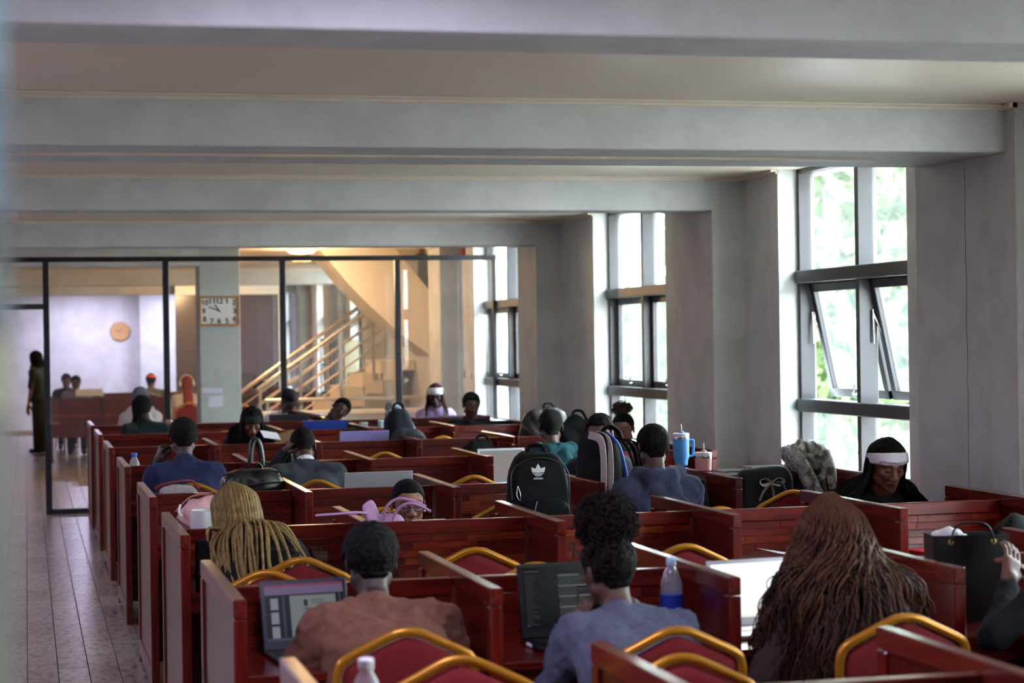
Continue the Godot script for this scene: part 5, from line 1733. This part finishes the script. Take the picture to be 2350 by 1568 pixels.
func leaf_emblem(t: Node3D, at: Vector3, s: float, m: Material) -> void:
	var e := new_st()
	for a in [-0.72, 0.0, 0.72]:
		var poly := PackedVector2Array()
		var L := 1.0 if a == 0.0 else 0.92
		for i in 17:
			var u := i / 16.0
			poly.append(Vector2(0.24 * sin(PI * pow(u, 0.8)), L * u))
		for i in range(15, 0, -1):
			var u := i / 16.0
			poly.append(Vector2(-0.24 * sin(PI * pow(u, 0.8)), L * u))
		var q := PackedVector2Array()
		for p in poly:
			var r := p.rotated(-a)
			if r.y > 0.22 or a == 0.0: q.append(Vector2(r.x, maxf(r.y, 0.22)))
		add_prism(e, q, 0.0, 0.02, Transform3D(Basis.from_scale(Vector3(s, s, s * 0.1)), at))
	for k in 3:
		var y := 0.15 - k * 0.09
		var w := 0.62 - k * 0.14
		add_box(e, at + Vector3(0, y * s, 0.001), Vector3(w * s * 1.5, 0.05 * s, 0.002))
	obj("emblem", e.commit(), m, t)
	numeral(t, "adidas", at + Vector3(0, -0.26 * s, 0.001), 0.2 * s, m, 0.001, "lettering")

func build_items() -> void:
	M.screen_off = mat(c8(10, 10, 12), 0.15)
	M.pet = glass(Color(0.92, 0.96, 1.0), 0.16, 0.05)
	var silver := mat(c8(184, 186, 190), 0.35, 0.3)
	var dark := mat(c8(52, 56, 62), 0.45)
	var black := mat(c8(13, 13, 15), 0.42)
	var leather := mat(c8(8, 8, 9), 0.26)
	leather.clearcoat_enabled = true
	leather.clearcoat = 0.4
	var nylon := cloth(c8(11, 11, 13), 4, 90.0, 0.75, 0.0)
	nylon.metallic_specular = 0.35
	var white := mat(c8(232, 232, 234), 0.6)
	var paper := mat(c8(228, 228, 232), 0.7)
	var t: Node3D

	# laptops
	t = laptop(0.9, 6.63, 0.1, "dark grey laptop showing a document, in front of the brown T-shirt", dark, {"w": 0.3, "d": 0.2, "h": 0.235, "tilt": 0.3, "bezel": mat(c8(58, 64, 70), 0.5), "screen": screen_mat("document", 0.16)})
	numeral(t.get_node("lid"), "DELL", Vector3(0, 0.016, 0.005), 0.012, mat(c8(190, 200, 205), 0.4), 0.001, "lettering")
	laptop(1.79, 6.6, 0.05, "black laptop with a dark text screen, in front of the slate sweatshirt", black, {"w": 0.33, "d": 0.21, "h": 0.255, "tilt": 0.2, "screen": screen_mat("dark", 0.12)})
	t = laptop(2.49, 6.64, 0.12, "white laptop with a glowing white page, left of the long wavy hair", silver, {"w": 0.34, "d": 0.22, "h": 0.235, "tilt": 0.2, "deck": mat(c8(214, 216, 220), 0.4), "keys": mat(c8(190, 192, 196), 0.5), "bezel": white, "screen": screen_mat("white", 0.42)})
	var al := AreaLight3D.new()
	al.name = "screen_light"
	al.area_size = Vector2(0.3, 0.2)
	al.area_range = 40.0
	al.light_energy = 0.03
	al.shadow_enabled = true
	t.get_node("lid").add_child(al)
	al.position = Vector3(0, 0.13, 0.02)
	al.rotation.y = PI
	laptop(1.965, 11.38, PI + 0.05, "silver laptop lid standing over the divider beside the suit jacket", silver, {"w": 0.405, "d": 0.26, "h": 0.272, "tilt": 0.12})
	laptop(0.96, 13.5, 0.0, "open laptop with a dark screen in front of the navy shirt", black, {"w": 0.33, "h": 0.25, "screen": screen_mat("code", 0.12)})
	laptop(2.75, 18.88, PI, "blue laptop lid in front of the person with the tilted head", mat(c8(24, 52, 132), 0.4), {"w": 0.42, "h": 0.275, "tilt": 0.12})
	laptop(2.69, 21.05, PI, "charcoal laptop lid in front of the black baseball cap", mat(c8(40, 44, 54), 0.5), {"w": 0.42, "h": 0.265, "tilt": 0.12})
	laptop(2.755, 16.6, PI, "lilac laptop lid standing over the divider of the third row", mat(c8(168, 160, 226), 0.5), {"w": 0.42, "h": 0.27, "tilt": 0.1})
	laptop(4.38, 18.88, PI, "low black laptop lid near the window in the second row", black, {"w": 0.43, "h": 0.235, "tilt": 0.15})
	laptop(4.45, 21.05, PI, "grey laptop lid in front of the lilac top", mat(c8(120, 118, 124), 0.5), {"w": 0.3, "h": 0.21, "tilt": 0.15})
	laptop(4.3, 14.05, PI, "black laptop lid in front of the person with the topknot", black, {"w": 0.34, "h": 0.25, "tilt": 0.12})
	laptop(3.22, 13.5, 0.0, "pale grey laptop screen left of the teal jacket", silver, {"w": 0.34, "h": 0.27, "bezel": mat(c8(196, 204, 206), 0.5), "screen": screen_mat("pale", 0.12)})
	laptop(1.25, 20.55, 0.0, "laptop with a teal green screen in the last row", black, {"w": 0.22, "h": 0.21, "d": 0.18, "tilt": 0.15, "screen": screen_mat("teal", 0.35)})
	laptop(3.62, 10.78, -0.1, "thin dark laptop open to the right of the navy hoodie", black, {"w": 0.32, "h": 0.235, "tilt": 0.5})

	# bottles, tumblers, cups
	bottle(0.72, DESK_H, 14.1, 1.32, mat(c8(40, 120, 220), 0.4), "clear water bottle with a blue cap on the aisle-end desk of the fourth row")
	bottle(3.05, DESK_H, 19.0, 1.1, mat(c8(60, 140, 225), 0.4), "small clear bottle with a blue cap beyond the lilac laptop lid")
	bottle(2.168, DESK_H, 6.6, 1.25, mat(c8(190, 215, 240), 0.4), "large clear bottle with a blue label beside the slate sweatshirt", mat(c8(30, 60, 170), 0.5))
	bottle(0.78, DESK_H, 4.72, 1.3, white, "clear bottle with a white cap on the nearest carrel desk")
	tumbler(3.893, 1.031, 11.62, c8(74, 156, 224), "bright blue tumbler with a handle and straw on the carrel side", true)
	tumbler(3.862, 1.031, 11.12, c8(222, 158, 152), "pink tumbler with a white lid and straw on the carrel side", false)
	var n := 0
	for e in [[3.16, 19.05, c8(120, 150, 150), "pale glass jar by the bottle beyond the lilac lid"], [3.24, 18.95, c8(28, 30, 32), "black mug between the pale jars beyond the lilac lid"], [3.33, 19.0, c8(176, 204, 196), "mint tumbler beside the dark backpack"]]:
		var cu := thing("cup", e[3], "cup", Vector3(e[0], DESK_H, -e[1]), 0.0, "cups on the second row desks")
		var st := new_st()
		var ch: float = [0.24, 0.2, 0.26][n]
		lathe(st, [[0.0, 0.0], [0.034, 0.0], [0.038, 0.01], [0.04, ch], [0.036, ch], [0.034, 0.012], [0.0, 0.01]], Vector3.ZERO, 18)
		obj("body", st.commit(), mat(e[2], 0.35), cu)
		st = new_st()
		lathe(st, [[0.041, ch], [0.041, ch + 0.015], [0.0, ch + 0.018]], Vector3.ZERO, 18)
		obj("lid", st.commit(), mat(e[2].lightened(0.2), 0.4), cu)
		n += 1

	# black backpack with the leaf emblem, on the chair before the fifth row
	t = thing("backpack", "big black backpack with a white three-leaf emblem on an empty chair", "backpack", Vector3(2.63, 0.72, -10.25), -0.12)
	obj("body", part_mesh(soft(Vector3(0.36, 0.5, 0.2), 3.6, 0.012, 8.0, 3, 0.86)), nylon, t)
	obj("front_pocket", part_mesh(soft(Vector3(0.3, 0.24, 0.1), 3.4, 0.01, 9.0, 4, 0.92)), nylon, t, Vector3(0.02, 0.02, 0.085))
	obj("side_pocket", part_mesh(soft(Vector3(0.07, 0.22, 0.12), 3.0, 0.01, 9.0, 5)), nylon, t, Vector3(-0.18, 0.02, 0.0))
	tubeobj("zip", [Vector3(-0.15, 0.26, 0.098), Vector3(-0.14, 0.42, 0.088), Vector3(0.0, 0.475, 0.08), Vector3(0.14, 0.42, 0.088), Vector3(0.155, 0.26, 0.098)], 0.004, M.black_plastic, t)
	tubeobj("zip_pull", [Vector3(-0.12, 0.33, 0.106), Vector3(-0.125, 0.28, 0.11), Vector3(-0.11, 0.255, 0.112), Vector3(-0.105, 0.28, 0.112), Vector3(-0.118, 0.33, 0.107)], 0.0022, M.chrome, t)
	tubeobj("zip_cord", [Vector3(-0.02, 0.25, 0.13), Vector3(-0.035, 0.2, 0.136), Vector3(-0.05, 0.13, 0.14)], 0.003, mat(c8(120, 120, 122), 0.6), t)
	tubeobj("handle", [Vector3(-0.05, 0.49, -0.04), Vector3(-0.03, 0.53, -0.05), Vector3(0.03, 0.53, -0.05), Vector3(0.05, 0.49, -0.04)], 0.012, nylon, t)
	leaf_emblem(t, Vector3(-0.01, 0.385, 0.106), 0.062, mat(c8(228, 230, 232), 0.6))

	# sports backpack with a white panel and blue piping
	t = thing("backpack", "black sports backpack with a white side panel, blue piping and loose straps", "backpack", Vector3(3.18, DESK_H, -10.98), 0.5)
	obj("body", part_mesh(soft(Vector3(0.2, 0.5, 0.3), 3.4, 0.008, 8.0, 8, 0.82)), nylon, t)
	for e in [-0.085, -0.03]:
		tubeobj("white_panel", [Vector3(e - 0.02, 0.02, 0.12), Vector3(e - 0.03, 0.2, 0.152), Vector3(e - 0.015, 0.36, 0.14), Vector3(e + 0.01, 0.46, 0.09), Vector3(e + 0.01, 0.485, 0.0)], 0.022, mat(c8(196, 184, 180), 0.7), t, 4, STRAP)
	tubeobj("piping", [Vector3(0.098, 0.14, 0.15), Vector3(0.06, 0.3, 0.152), Vector3(0.03, 0.43, 0.13), Vector3(0.02, 0.5, 0.04)], 0.009, mat(c8(22, 82, 176), 0.4), t)
	for e in [[0.0, 0.13], [0.05, 0.1], [0.1, 0.07]]:
		tubeobj("strap", [Vector3(0.05, 0.47, 0.06), Vector3(0.12 + e[0], 0.42, 0.1), Vector3(0.17 + e[0], 0.26, e[1]), Vector3(0.17 + e[0], 0.05, e[1] + 0.02)], 0.02, nylon, t, 4, STRAP)
	tubeobj("handle", [Vector3(0.02, 0.48, 0.0), Vector3(0.06, 0.53, 0.02), Vector3(0.11, 0.5, 0.05), Vector3(0.12, 0.45, 0.07)], 0.014, nylon, t)
	for e in [[0.19, 0.16, 0.12], [0.24, 0.14, 0.09]]: obj("strap_label", box(Vector3(0.012, 0.035, 0.003), 0.0), white, t, Vector3(e[0], e[1], e[2] + 0.02), Vector3(0, 0, 0.3))
	var lt := numeral(t, "trail.", Vector3(0.02, 0.17, 0.152), 0.05, mat(c8(52, 54, 60), 0.5), 0.002, "lettering")
	lt.rotation.z = PI / 2
	lt = numeral(t, "NOVA", Vector3(-0.055, 0.14, 0.157), 0.026, mat(c8(120, 112, 112), 0.6), 0.002, "lettering")
	lt.rotation.z = PI / 2

	# leather bags
	t = thing("leather_handbag", "wide glossy black leather handbag on the divider side of the fifth row", "handbag", Vector3(1.25, DESK_H, -11.45), 0.06)
	obj("body", part_mesh(soft(Vector3(0.42, 0.315, 0.2), 4.5, 0.018, 7.0, 9, 0.84)), leather, t)
	tubeobj("seam", [Vector3(-0.17, 0.21, 0.1), Vector3(-0.05, 0.225, 0.105), Vector3(0.08, 0.24, 0.103), Vector3(0.17, 0.245, 0.09)], 0.005, leather, t)
	tubeobj("seam", [Vector3(-0.18, 0.29, 0.06), Vector3(0.0, 0.31, 0.06), Vector3(0.16, 0.295, 0.05)], 0.006, leather, t)
	t = thing("shoulder_bag", "slouched black shoulder bag with a pointed strap beside the suit jacket", "handbag", Vector3(1.54, DESK_H, -13.3), 0.0)
	obj("body", part_mesh(soft(Vector3(0.28, 0.24, 0.14), 3.2, 0.02, 9.0, 10, 0.8)), leather, t)
	obj("flap", part_mesh(soft(Vector3(0.13, 0.2, 0.05), 2.6, 0.015, 9.0, 11, 0.7)), leather, t, Vector3(0.08, 0.16, 0.02), Vector3(0, 0, -0.5))
	tubeobj("strap", [Vector3(-0.1, 0.16, 0.03), Vector3(-0.1, 0.3, 0.02), Vector3(-0.075, 0.39, 0.0), Vector3(-0.04, 0.36, 0.0), Vector3(-0.02, 0.2, 0.02)], 0.021, leather, t, 8)
	tubeobj("buckle", [Vector3(-0.06, 0.25, 0.06), Vector3(-0.03, 0.22, 0.065), Vector3(-0.02, 0.17, 0.07)], 0.003, M.chrome, t)
	# backpack and jacket of the third row
	t = thing("backpack", "dark blue backpack with a loop handle on the third row desk", "backpack", Vector3(3.08, DESK_H, -16.75), 0.1)
	obj("body", part_mesh(soft(Vector3(0.3, 0.46, 0.2), 3.0, 0.02, 8.0, 12, 0.8)), cloth(c8(30, 34, 44), 3), t)
	tubeobj("handle", [Vector3(-0.05, 0.44, 0.0), Vector3(-0.03, 0.5, 0.0), Vector3(0.03, 0.5, 0.0), Vector3(0.05, 0.44, 0.0)], 0.01, nylon, t)
	t = thing("jacket", "pale grey jacket slung over the dark blue backpack", "jacket", Vector3(3.3, 0.98, -16.85), 0.0)
	obj("drape", part_mesh(soft(Vector3(0.14, 0.36, 0.16), 2.8, 0.025, 9.0, 13, 0.8)), cloth(c8(150, 150, 156), 5), t, Vector3(-0.08, 0.03, 0), Vector3(0, 0, 0.65).rotated(Vector3.UP, 0))
	obj("sleeve", part_mesh(soft(Vector3(0.1, 0.3, 0.1), 2.6, 0.02, 10.0, 14)), cloth(c8(160, 158, 162), 6), t, Vector3(-0.12, 0.02, 0.08), Vector3(0, 0, 0.7))
	t = thing("cloth_bag", "slate grey cloth bag slumped below the dark blue backpack", "bag", Vector3(3.12, DESK_H, -16.55), 0.0)
	obj("body", part_mesh(soft(Vector3(0.34, 0.3, 0.14), 3.0, 0.03, 8.0, 15, 0.85)), cloth(c8(62, 66, 72), 7), t)
	# black bags along the window side
	for e in [[4.38, 16.78, Vector3(0.5, 0.44, 0.22), 16, "domed black bag with a loop handle beyond the teal jacket", "black_bag"], [3.97, 14.35, Vector3(0.3, 0.46, 0.2), 17, "upright black bag between the teal jacket and the topknot", "black_bag"], [3.2, 14.2, Vector3(0.32, 0.3, 0.18), 18, "low crumpled black bag on the fourth row desk", "black_bag"], [4.3, 8.05, Vector3(0.36, 0.5, 0.26), 19, "black jacket heaped on a chair by the window side", "heaped_jacket"]]:
		t = thing(e[5], e[4], "bag" if e[5] == "black_bag" else "jacket", Vector3(e[0], DESK_H if e[1] != 8.05 else 0.51, -e[1]), 0.0)
		obj("body", part_mesh(soft(e[2], 2.8, 0.03, 8.0, e[3], 0.8)), nylon if e[3] != 16 else leather, t)
		if e[5] == "black_bag": tubeobj("handle", [Vector3(-0.02, e[2].y - 0.03, 0.0), Vector3(0.0, e[2].y + 0.03, 0.0), Vector3(0.06, e[2].y + 0.03, 0.0), Vector3(0.1, e[2].y - 0.04, 0.0)], 0.01, nylon, t)
	chair(4.3, 8.05 - 0.27, 0.0, "gold-framed red banquet chair under the heaped black jacket")
	# tote with a bow, camouflage shirt
	t = thing("tote_bag", "flat black tote tied with a pale ribbon bow", "bag", Vector3(4.1, DESK_H, -10.72), 0.1)
	obj("body", part_mesh(soft(Vector3(0.36, 0.29, 0.1), 5.0, 0.008, 6.0, 20, 0.9)), mat(c8(14, 14, 16), 0.7), t, Vector3.ZERO, Vector3(0, 0, 0.06))
	var rib := cloth(c8(190, 186, 178), 2)
	for s in [-1.0, 1.0]:
		tubeobj("bow_loop", [Vector3(0, 0.2, 0.062), Vector3(s * 0.04, 0.225, 0.075), Vector3(s * 0.075, 0.21, 0.07), Vector3(s * 0.05, 0.185, 0.066), Vector3(0, 0.198, 0.062)], 0.01, rib, t, 4, STRAP)
		tubeobj("bow_tail", [Vector3(0, 0.2, 0.062), Vector3(s * 0.03 - 0.02, 0.15, 0.066), Vector3(s * 0.045 - 0.03, 0.1, 0.064)], 0.012, rib, t, 4, STRAP)
	tubeobj("strap", [Vector3(0.02, 0.2, 0.06), Vector3(0.06, 0.19, 0.08), Vector3(0.09, 0.12, 0.08), Vector3(0.1, 0.05, 0.07)], 0.008, cloth(c8(74, 76, 96), 1), t)
	t = thing("camouflage_shirt", "pale camouflage shirt bundled over a dark bag by the open window", "shirt", Vector3(4.42, DESK_H, -10.95), 0.0)
	var camo := mat(Color.WHITE, 0.95)
	camo.albedo_texture = ramp_tex(0.012, 88, [[0.3, c8(84, 88, 82)], [0.42, c8(190, 186, 172)], [0.55, c8(140, 146, 136)], [0.7, c8(226, 224, 214)]], 256, 3)
	tri_map(camo, Vector3.ONE * 4.0)
	obj("under_bag", part_mesh(soft(Vector3(0.3, 0.3, 0.2), 3.0, 0.02, 8.0, 21, 0.8)), cloth(c8(46, 44, 42), 3), t)
	obj("bundle", part_mesh(soft(Vector3(0.26, 0.17, 0.22), 2.4, 0.05, 10.0, 22)), camo, t, Vector3(0.0, 0.235, 0.02))
	tubeobj("sleeve", [Vector3(-0.1, 0.36, 0.08), Vector3(-0.06, 0.28, 0.13), Vector3(0.0, 0.14, 0.15), Vector3(0.05, 0.02, 0.14)], func(q): return 0.04 + 0.015 * q, camo, t, 8)
	tubeobj("collar_loop", [Vector3(-0.04, 0.35, 0.1), Vector3(-0.05, 0.26, 0.14), Vector3(0.02, 0.2, 0.15), Vector3(0.09, 0.25, 0.13), Vector3(0.09, 0.33, 0.1), Vector3(0.02, 0.38, 0.1)], 0.02, camo, t, 4, STRAP)
	tubeobj("shirt_tail", [Vector3(0.1, 0.34, 0.06), Vector3(0.12, 0.24, 0.12), Vector3(0.13, 0.14, 0.13)], func(q): return 0.05 - 0.03 * q, camo, t, 8)

	# folders lying across the fifth row divider
	var fb := mat(c8(14, 14, 16), 0.5)
	for e in [[4.06, 11.2, 0.12, 0.0], [4.3, 11.22, -0.08, 0.012]]:
		t = thing("folder", "black ring folder with a red spine lying across the divider", "folder", Vector3(e[0], 1.002 + e[3], -e[1]), e[2], "black folders on the fifth row divider")
		obj("cover", box(Vector3(0.25, 0.003, 0.32), 0.001), fb, t, Vector3(0, 0.0015, 0))
		obj("pages", box(Vector3(0.235, 0.018, 0.3), 0.001), paper, t, Vector3(0.002, 0.0125, 0))
		obj("cover", box(Vector3(0.25, 0.003, 0.32), 0.001), fb, t, Vector3(0, 0.023, 0), Vector3(-0.02, 0, 0))
		obj("spine", box(Vector3(0.008, 0.028, 0.32), 0.001), mat(c8(150, 18, 22), 0.5), t, Vector3(0.128, 0.0125, 0))

	# pink backpack and white bucket bag at the aisle end of the sixth row
	t = thing("backpack", "pale pink backpack at the aisle end of the sixth row", "backpack", Vector3(0.79, DESK_H, -9.32), 0.1)
	var pink := cloth(c8(224, 176, 172), 3, 60.0, 0.7)
	obj("body", part_mesh(soft(Vector3(0.27, 0.325, 0.2), 3.2, 0.02, 9.0, 23, 0.86)), pink, t)
	obj("front_pocket", part_mesh(soft(Vector3(0.24, 0.2, 0.08), 3.0, 0.02, 11.0, 24, 0.9)), pink, t, Vector3(0, 0.0, 0.1))
	tubeobj("strap", [Vector3(-0.12, 0.26, -0.06), Vector3(-0.05, 0.33, -0.03), Vector3(0.06, 0.325, -0.03), Vector3(0.13, 0.24, -0.02)], 0.014, cloth(c8(226, 166, 170), 2), t, 4, STRAP)
	tubeobj("keychain", [Vector3(-0.12, 0.3, 0.06), Vector3(-0.13, 0.27, 0.08), Vector3(-0.12, 0.25, 0.09)], 0.006, M.white_metal, t)
	t = thing("bucket_bag", "white bucket-shaped bag with a handle beside the pink backpack", "bag", Vector3(0.775, DESK_H, -9.08), 0.0)
	var st2 := new_st()
	lathe(st2, [[0.0, 0.0], [0.05, 0.0], [0.055, 0.01], [0.07, 0.285], [0.066, 0.287], [0.05, 0.02], [0.0, 0.015]], Vector3.ZERO, 24)
	obj("body", st2.commit(), mat(c8(216, 222, 216), 0.6), t)
	tubeobj("handle", [Vector3(0.064, 0.26, 0.02), Vector3(0.085, 0.29, 0.02), Vector3(0.1, 0.26, 0.02), Vector3(0.095, 0.16, 0.02), Vector3(0.058, 0.12, 0.02)], 0.014, mat(c8(222, 226, 218), 0.6), t, 4, STRAP)
	# red and grey bag behind the fifth row
	t = thing("satchel", "red and grey satchel at the aisle end of the fifth row", "bag", Vector3(0.83, DESK_H, -11.5), 0.0)
	obj("body", part_mesh(soft(Vector3(0.24, 0.235, 0.14), 3.4, 0.012, 9.0, 25, 0.95)), cloth(c8(176, 172, 170), 1), t)
	tubeobj("strap", [Vector3(-0.13, 0.2, -0.06), Vector3(-0.08, 0.235, -0.07), Vector3(0.08, 0.25, -0.07), Vector3(0.12, 0.2, -0.06)], 0.024, cloth(c8(120, 12, 22), 1), t, 4, STRAP)

	# lilac tote with stiff handles
	t = thing("tote_bag", "lilac tote bag with looped handles on the sixth row carrel side", "bag", Vector3(1.62, DESK_H, -9.18), 0.0)
	var lil := mat(c8(188, 140, 184), 0.45)
	obj("body", part_mesh(soft(Vector3(0.2, 0.23, 0.12), 4.0, 0.012, 8.0, 26, 0.9)), lil, t)
	obj("flap", part_mesh(soft(Vector3(0.075, 0.12, 0.02), 5.0, 0.006, 9.0, 27, 0.85)), lil, t, Vector3(-0.05, 0.185, 0.05), Vector3(0.0, 0.2, 0.45))
	tubeobj("handle", [Vector3(-0.07, 0.235, 0.05), Vector3(-0.15, 0.25, 0.09), Vector3(-0.26, 0.248, 0.11), Vector3(-0.345, 0.245, 0.11)], 0.0065, lil, t)
	tubeobj("handle", [Vector3(-0.02, 0.2, 0.06), Vector3(-0.01, 0.27, 0.08), Vector3(0.04, 0.308, 0.1), Vector3(0.1, 0.3, 0.11), Vector3(0.17, 0.268, 0.12)], 0.0065, lil, t)
	tubeobj("handle", [Vector3(0.02, 0.19, 0.07), Vector3(0.035, 0.25, 0.09), Vector3(0.08, 0.285, 0.11), Vector3(0.13, 0.278, 0.12), Vector3(0.19, 0.245, 0.13)], 0.0065, lil, t)
	tubeobj("ring", [Vector3(-0.03, 0.24, 0.07), Vector3(-0.015, 0.255, 0.075), Vector3(0.0, 0.245, 0.075), Vector3(-0.01, 0.228, 0.072), Vector3(-0.03, 0.24, 0.07)], 0.0025, M.chrome, t)
	# shopping bag
	t = thing("shopping_bag", "black paper shopping bag with gold eyelets on the seventh row desk", "bag", Vector3(3.3, DESK_H, -6.62), -0.12)
	var bag := new_st()
	var bk := mat(c8(17, 16, 18), 0.5)
	for e in [[Vector3(-0.14, 0, 0.055), Vector3(0.14, 0.31, 0.058)], [Vector3(-0.14, 0, -0.058), Vector3(0.14, 0.31, -0.055)], [Vector3(-0.142, 0, -0.055), Vector3(-0.139, 0.31, 0.055)], [Vector3(0.139, 0, -0.055), Vector3(0.142, 0.31, 0.055)], [Vector3(-0.14, 0, -0.055), Vector3(0.14, 0.003, 0.055)]]: add_span(bag, e[0], e[1])
	obj("paper_body", bag.commit(), bk, t)
	for e in [-0.08, 0.08]:
		var ey := new_st()
		lathe(ey, [[0.006, -0.002], [0.011, -0.002], [0.011, 0.003], [0.006, 0.003]], Vector3(e, 0.285, 0.059), 14, Basis(Vector3.RIGHT, PI / 2))
		obj("eyelet", ey.commit(), mat(c8(220, 190, 110), 0.25, 0.8), t)
	tubeobj("cord_handle", [Vector3(-0.08, 0.285, 0.062), Vector3(-0.06, 0.34, 0.06), Vector3(0.0, 0.355, 0.055), Vector3(0.06, 0.34, 0.06), Vector3(0.08, 0.285, 0.062)], 0.004, black, t)
	obj("tissue", part_mesh(soft(Vector3(0.12, 0.04, 0.07), 2.4, 0.02, 14.0, 28)), white, t, Vector3(-0.06, 0.285, 0))

	# books and papers
	sheet("magazine", 3.5, DESK_H + 0.006, 8.62, Vector3(0.3, 0.01, 0.21), 0.3, mat(c8(40, 40, 42), 0.4), "dark magazine with a lifted white page on the sixth row desk", "magazine")
	sheet("loose_page", 3.4, DESK_H + 0.028, 8.66, Vector3(0.2, 0.002, 0.16), 0.25, paper, "curled white page on top of the dark magazine", "paper", Vector3(0.05, 0, -0.18))
	sheet("red_book", 3.62, DESK_H + 0.018, 8.58, Vector3(0.24, 0.014, 0.17), -0.15, mat(c8(186, 40, 30), 0.5), "thin red book beside the dark magazine", "book")
	sheet("notebook", 3.66, DESK_H + 0.005, 8.46, Vector3(0.28, 0.009, 0.12), 0.05, paper, "white notebook under the thin red book", "notebook")
	sheet("red_book", 4.12, DESK_H + 0.012, 8.62, Vector3(0.2, 0.02, 0.16), 0.2, mat(c8(190, 34, 40), 0.5), "red book with white page edges beside the shopping bag", "book")
	sheet("open_book", 1.83, DESK_H + 0.165, 9.16, Vector3(0.16, 0.006, 0.12), 0.0, paper, "white sheet held just above the divider by the person in glasses", "paper", Vector3(0.5, 0, 0))
	var env := thing("envelope", "white paper and brown envelope held up by the person with the black headband", "envelope", Vector3(2.05, 1.02, -16.9), 0.2)
	obj("sheet", box(Vector3(0.16, 0.002, 0.12), 0.0), paper, env, Vector3(-0.05, 0.02, 0), Vector3(0.5, 0, -0.2))
	obj("envelope_body", box(Vector3(0.2, 0.006, 0.16), 0.002), mat(c8(150, 118, 76), 0.7), env, Vector3(0.08, 0.0, 0.0), Vector3(0.4, 0, 0.25))
	sheet("paper_sheet", 3.16, 0.92, 5.72, Vector3(0.21, 0.002, 0.2), 0.3, paper, "white sheet in the hands of the person in black", "paper", Vector3(0.95, 0, -0.25))
	for e in [[1.52, 8.72, "black phone lying on the desk right of the blonde braids", Vector3(0.075, 0.009, 0.15), black, "phone"], [1.36, 8.6, "silver keyring and cable on the desk by the blonde braids", Vector3(0.12, 0.008, 0.03), M.chrome, "keys"]]:
		sheet(e[5], e[0], DESK_H + 0.006, e[1], e[3], 0.6, e[4], e[2], e[5])
	for e in [[1.66, 6.5, "white crumpled tissue by the black laptop", Vector3(0.07, 0.012, 0.05), paper, "tissue"], [1.76, 6.33, "white pen lying in front of the black laptop", Vector3(0.14, 0.008, 0.008), white, "pen"], [1.86, 6.31, "red marker lying in front of the black laptop", Vector3(0.09, 0.01, 0.01), mat(c8(180, 40, 40), 0.4), "marker"], [1.05, 6.42, "white computer mouse beside the dark grey laptop", Vector3(0.06, 0.03, 0.1), white, "mouse"]]:
		sheet(e[5], e[0], DESK_H + 0.008, e[1], e[3], 0.1, e[4], e[2], e[5])
	# roll-up banner standing right beside the viewer, far out of focus
	t = thing("roll_up_banner", "blurred blue printed roll-up banner standing at the very edge of the view", "banner", Vector3(-0.259, 0, -0.84), 0.9)
	for e in [[0.05, 1.36, c8(86, 88, 90)], [1.36, 1.5, c8(66, 74, 84)], [1.5, 1.78, c8(160, 156, 146)], [1.78, 1.79, c8(150, 152, 140)], [1.79, 1.83, c8(226, 220, 170)], [1.83, 1.865, c8(122, 148, 160)], [1.865, 1.9, c8(46, 62, 80)], [1.9, 1.975, c8(112, 146, 186)], [1.975, 2.1, c8(170, 214, 246)]]:
		obj("printed_band", span(Vector3(-0.4, e[0], -0.002), Vector3(0.4, e[1], 0.002)), mat(e[2], 0.5), t)
	obj("top_bar", span(Vector3(-0.405, 2.1, -0.012), Vector3(0.405, 2.125, 0.012), 0.004), M.steel, t)
	obj("foot", span(Vector3(-0.42, 0, -0.1), Vector3(0.42, 0.05, 0.1), 0.01), M.steel, t)
	obj("support_pole", span(Vector3(-0.01, 0.05, -0.03), Vector3(0.01, 2.1, -0.015), 0.002), M.steel, t)

func _ready() -> void:
	set_camera()
	set_light()
	make_materials()
	build_lamps()
	build_floor()
	build_ceiling()
	build_walls()
	build_windows()
	build_screen()
	build_hall()
	build_outside()
	for k in 8: carrel_row(k)
	make_chair()
	build_chairs()
	build_people()
	build_items()
	chair0.free()
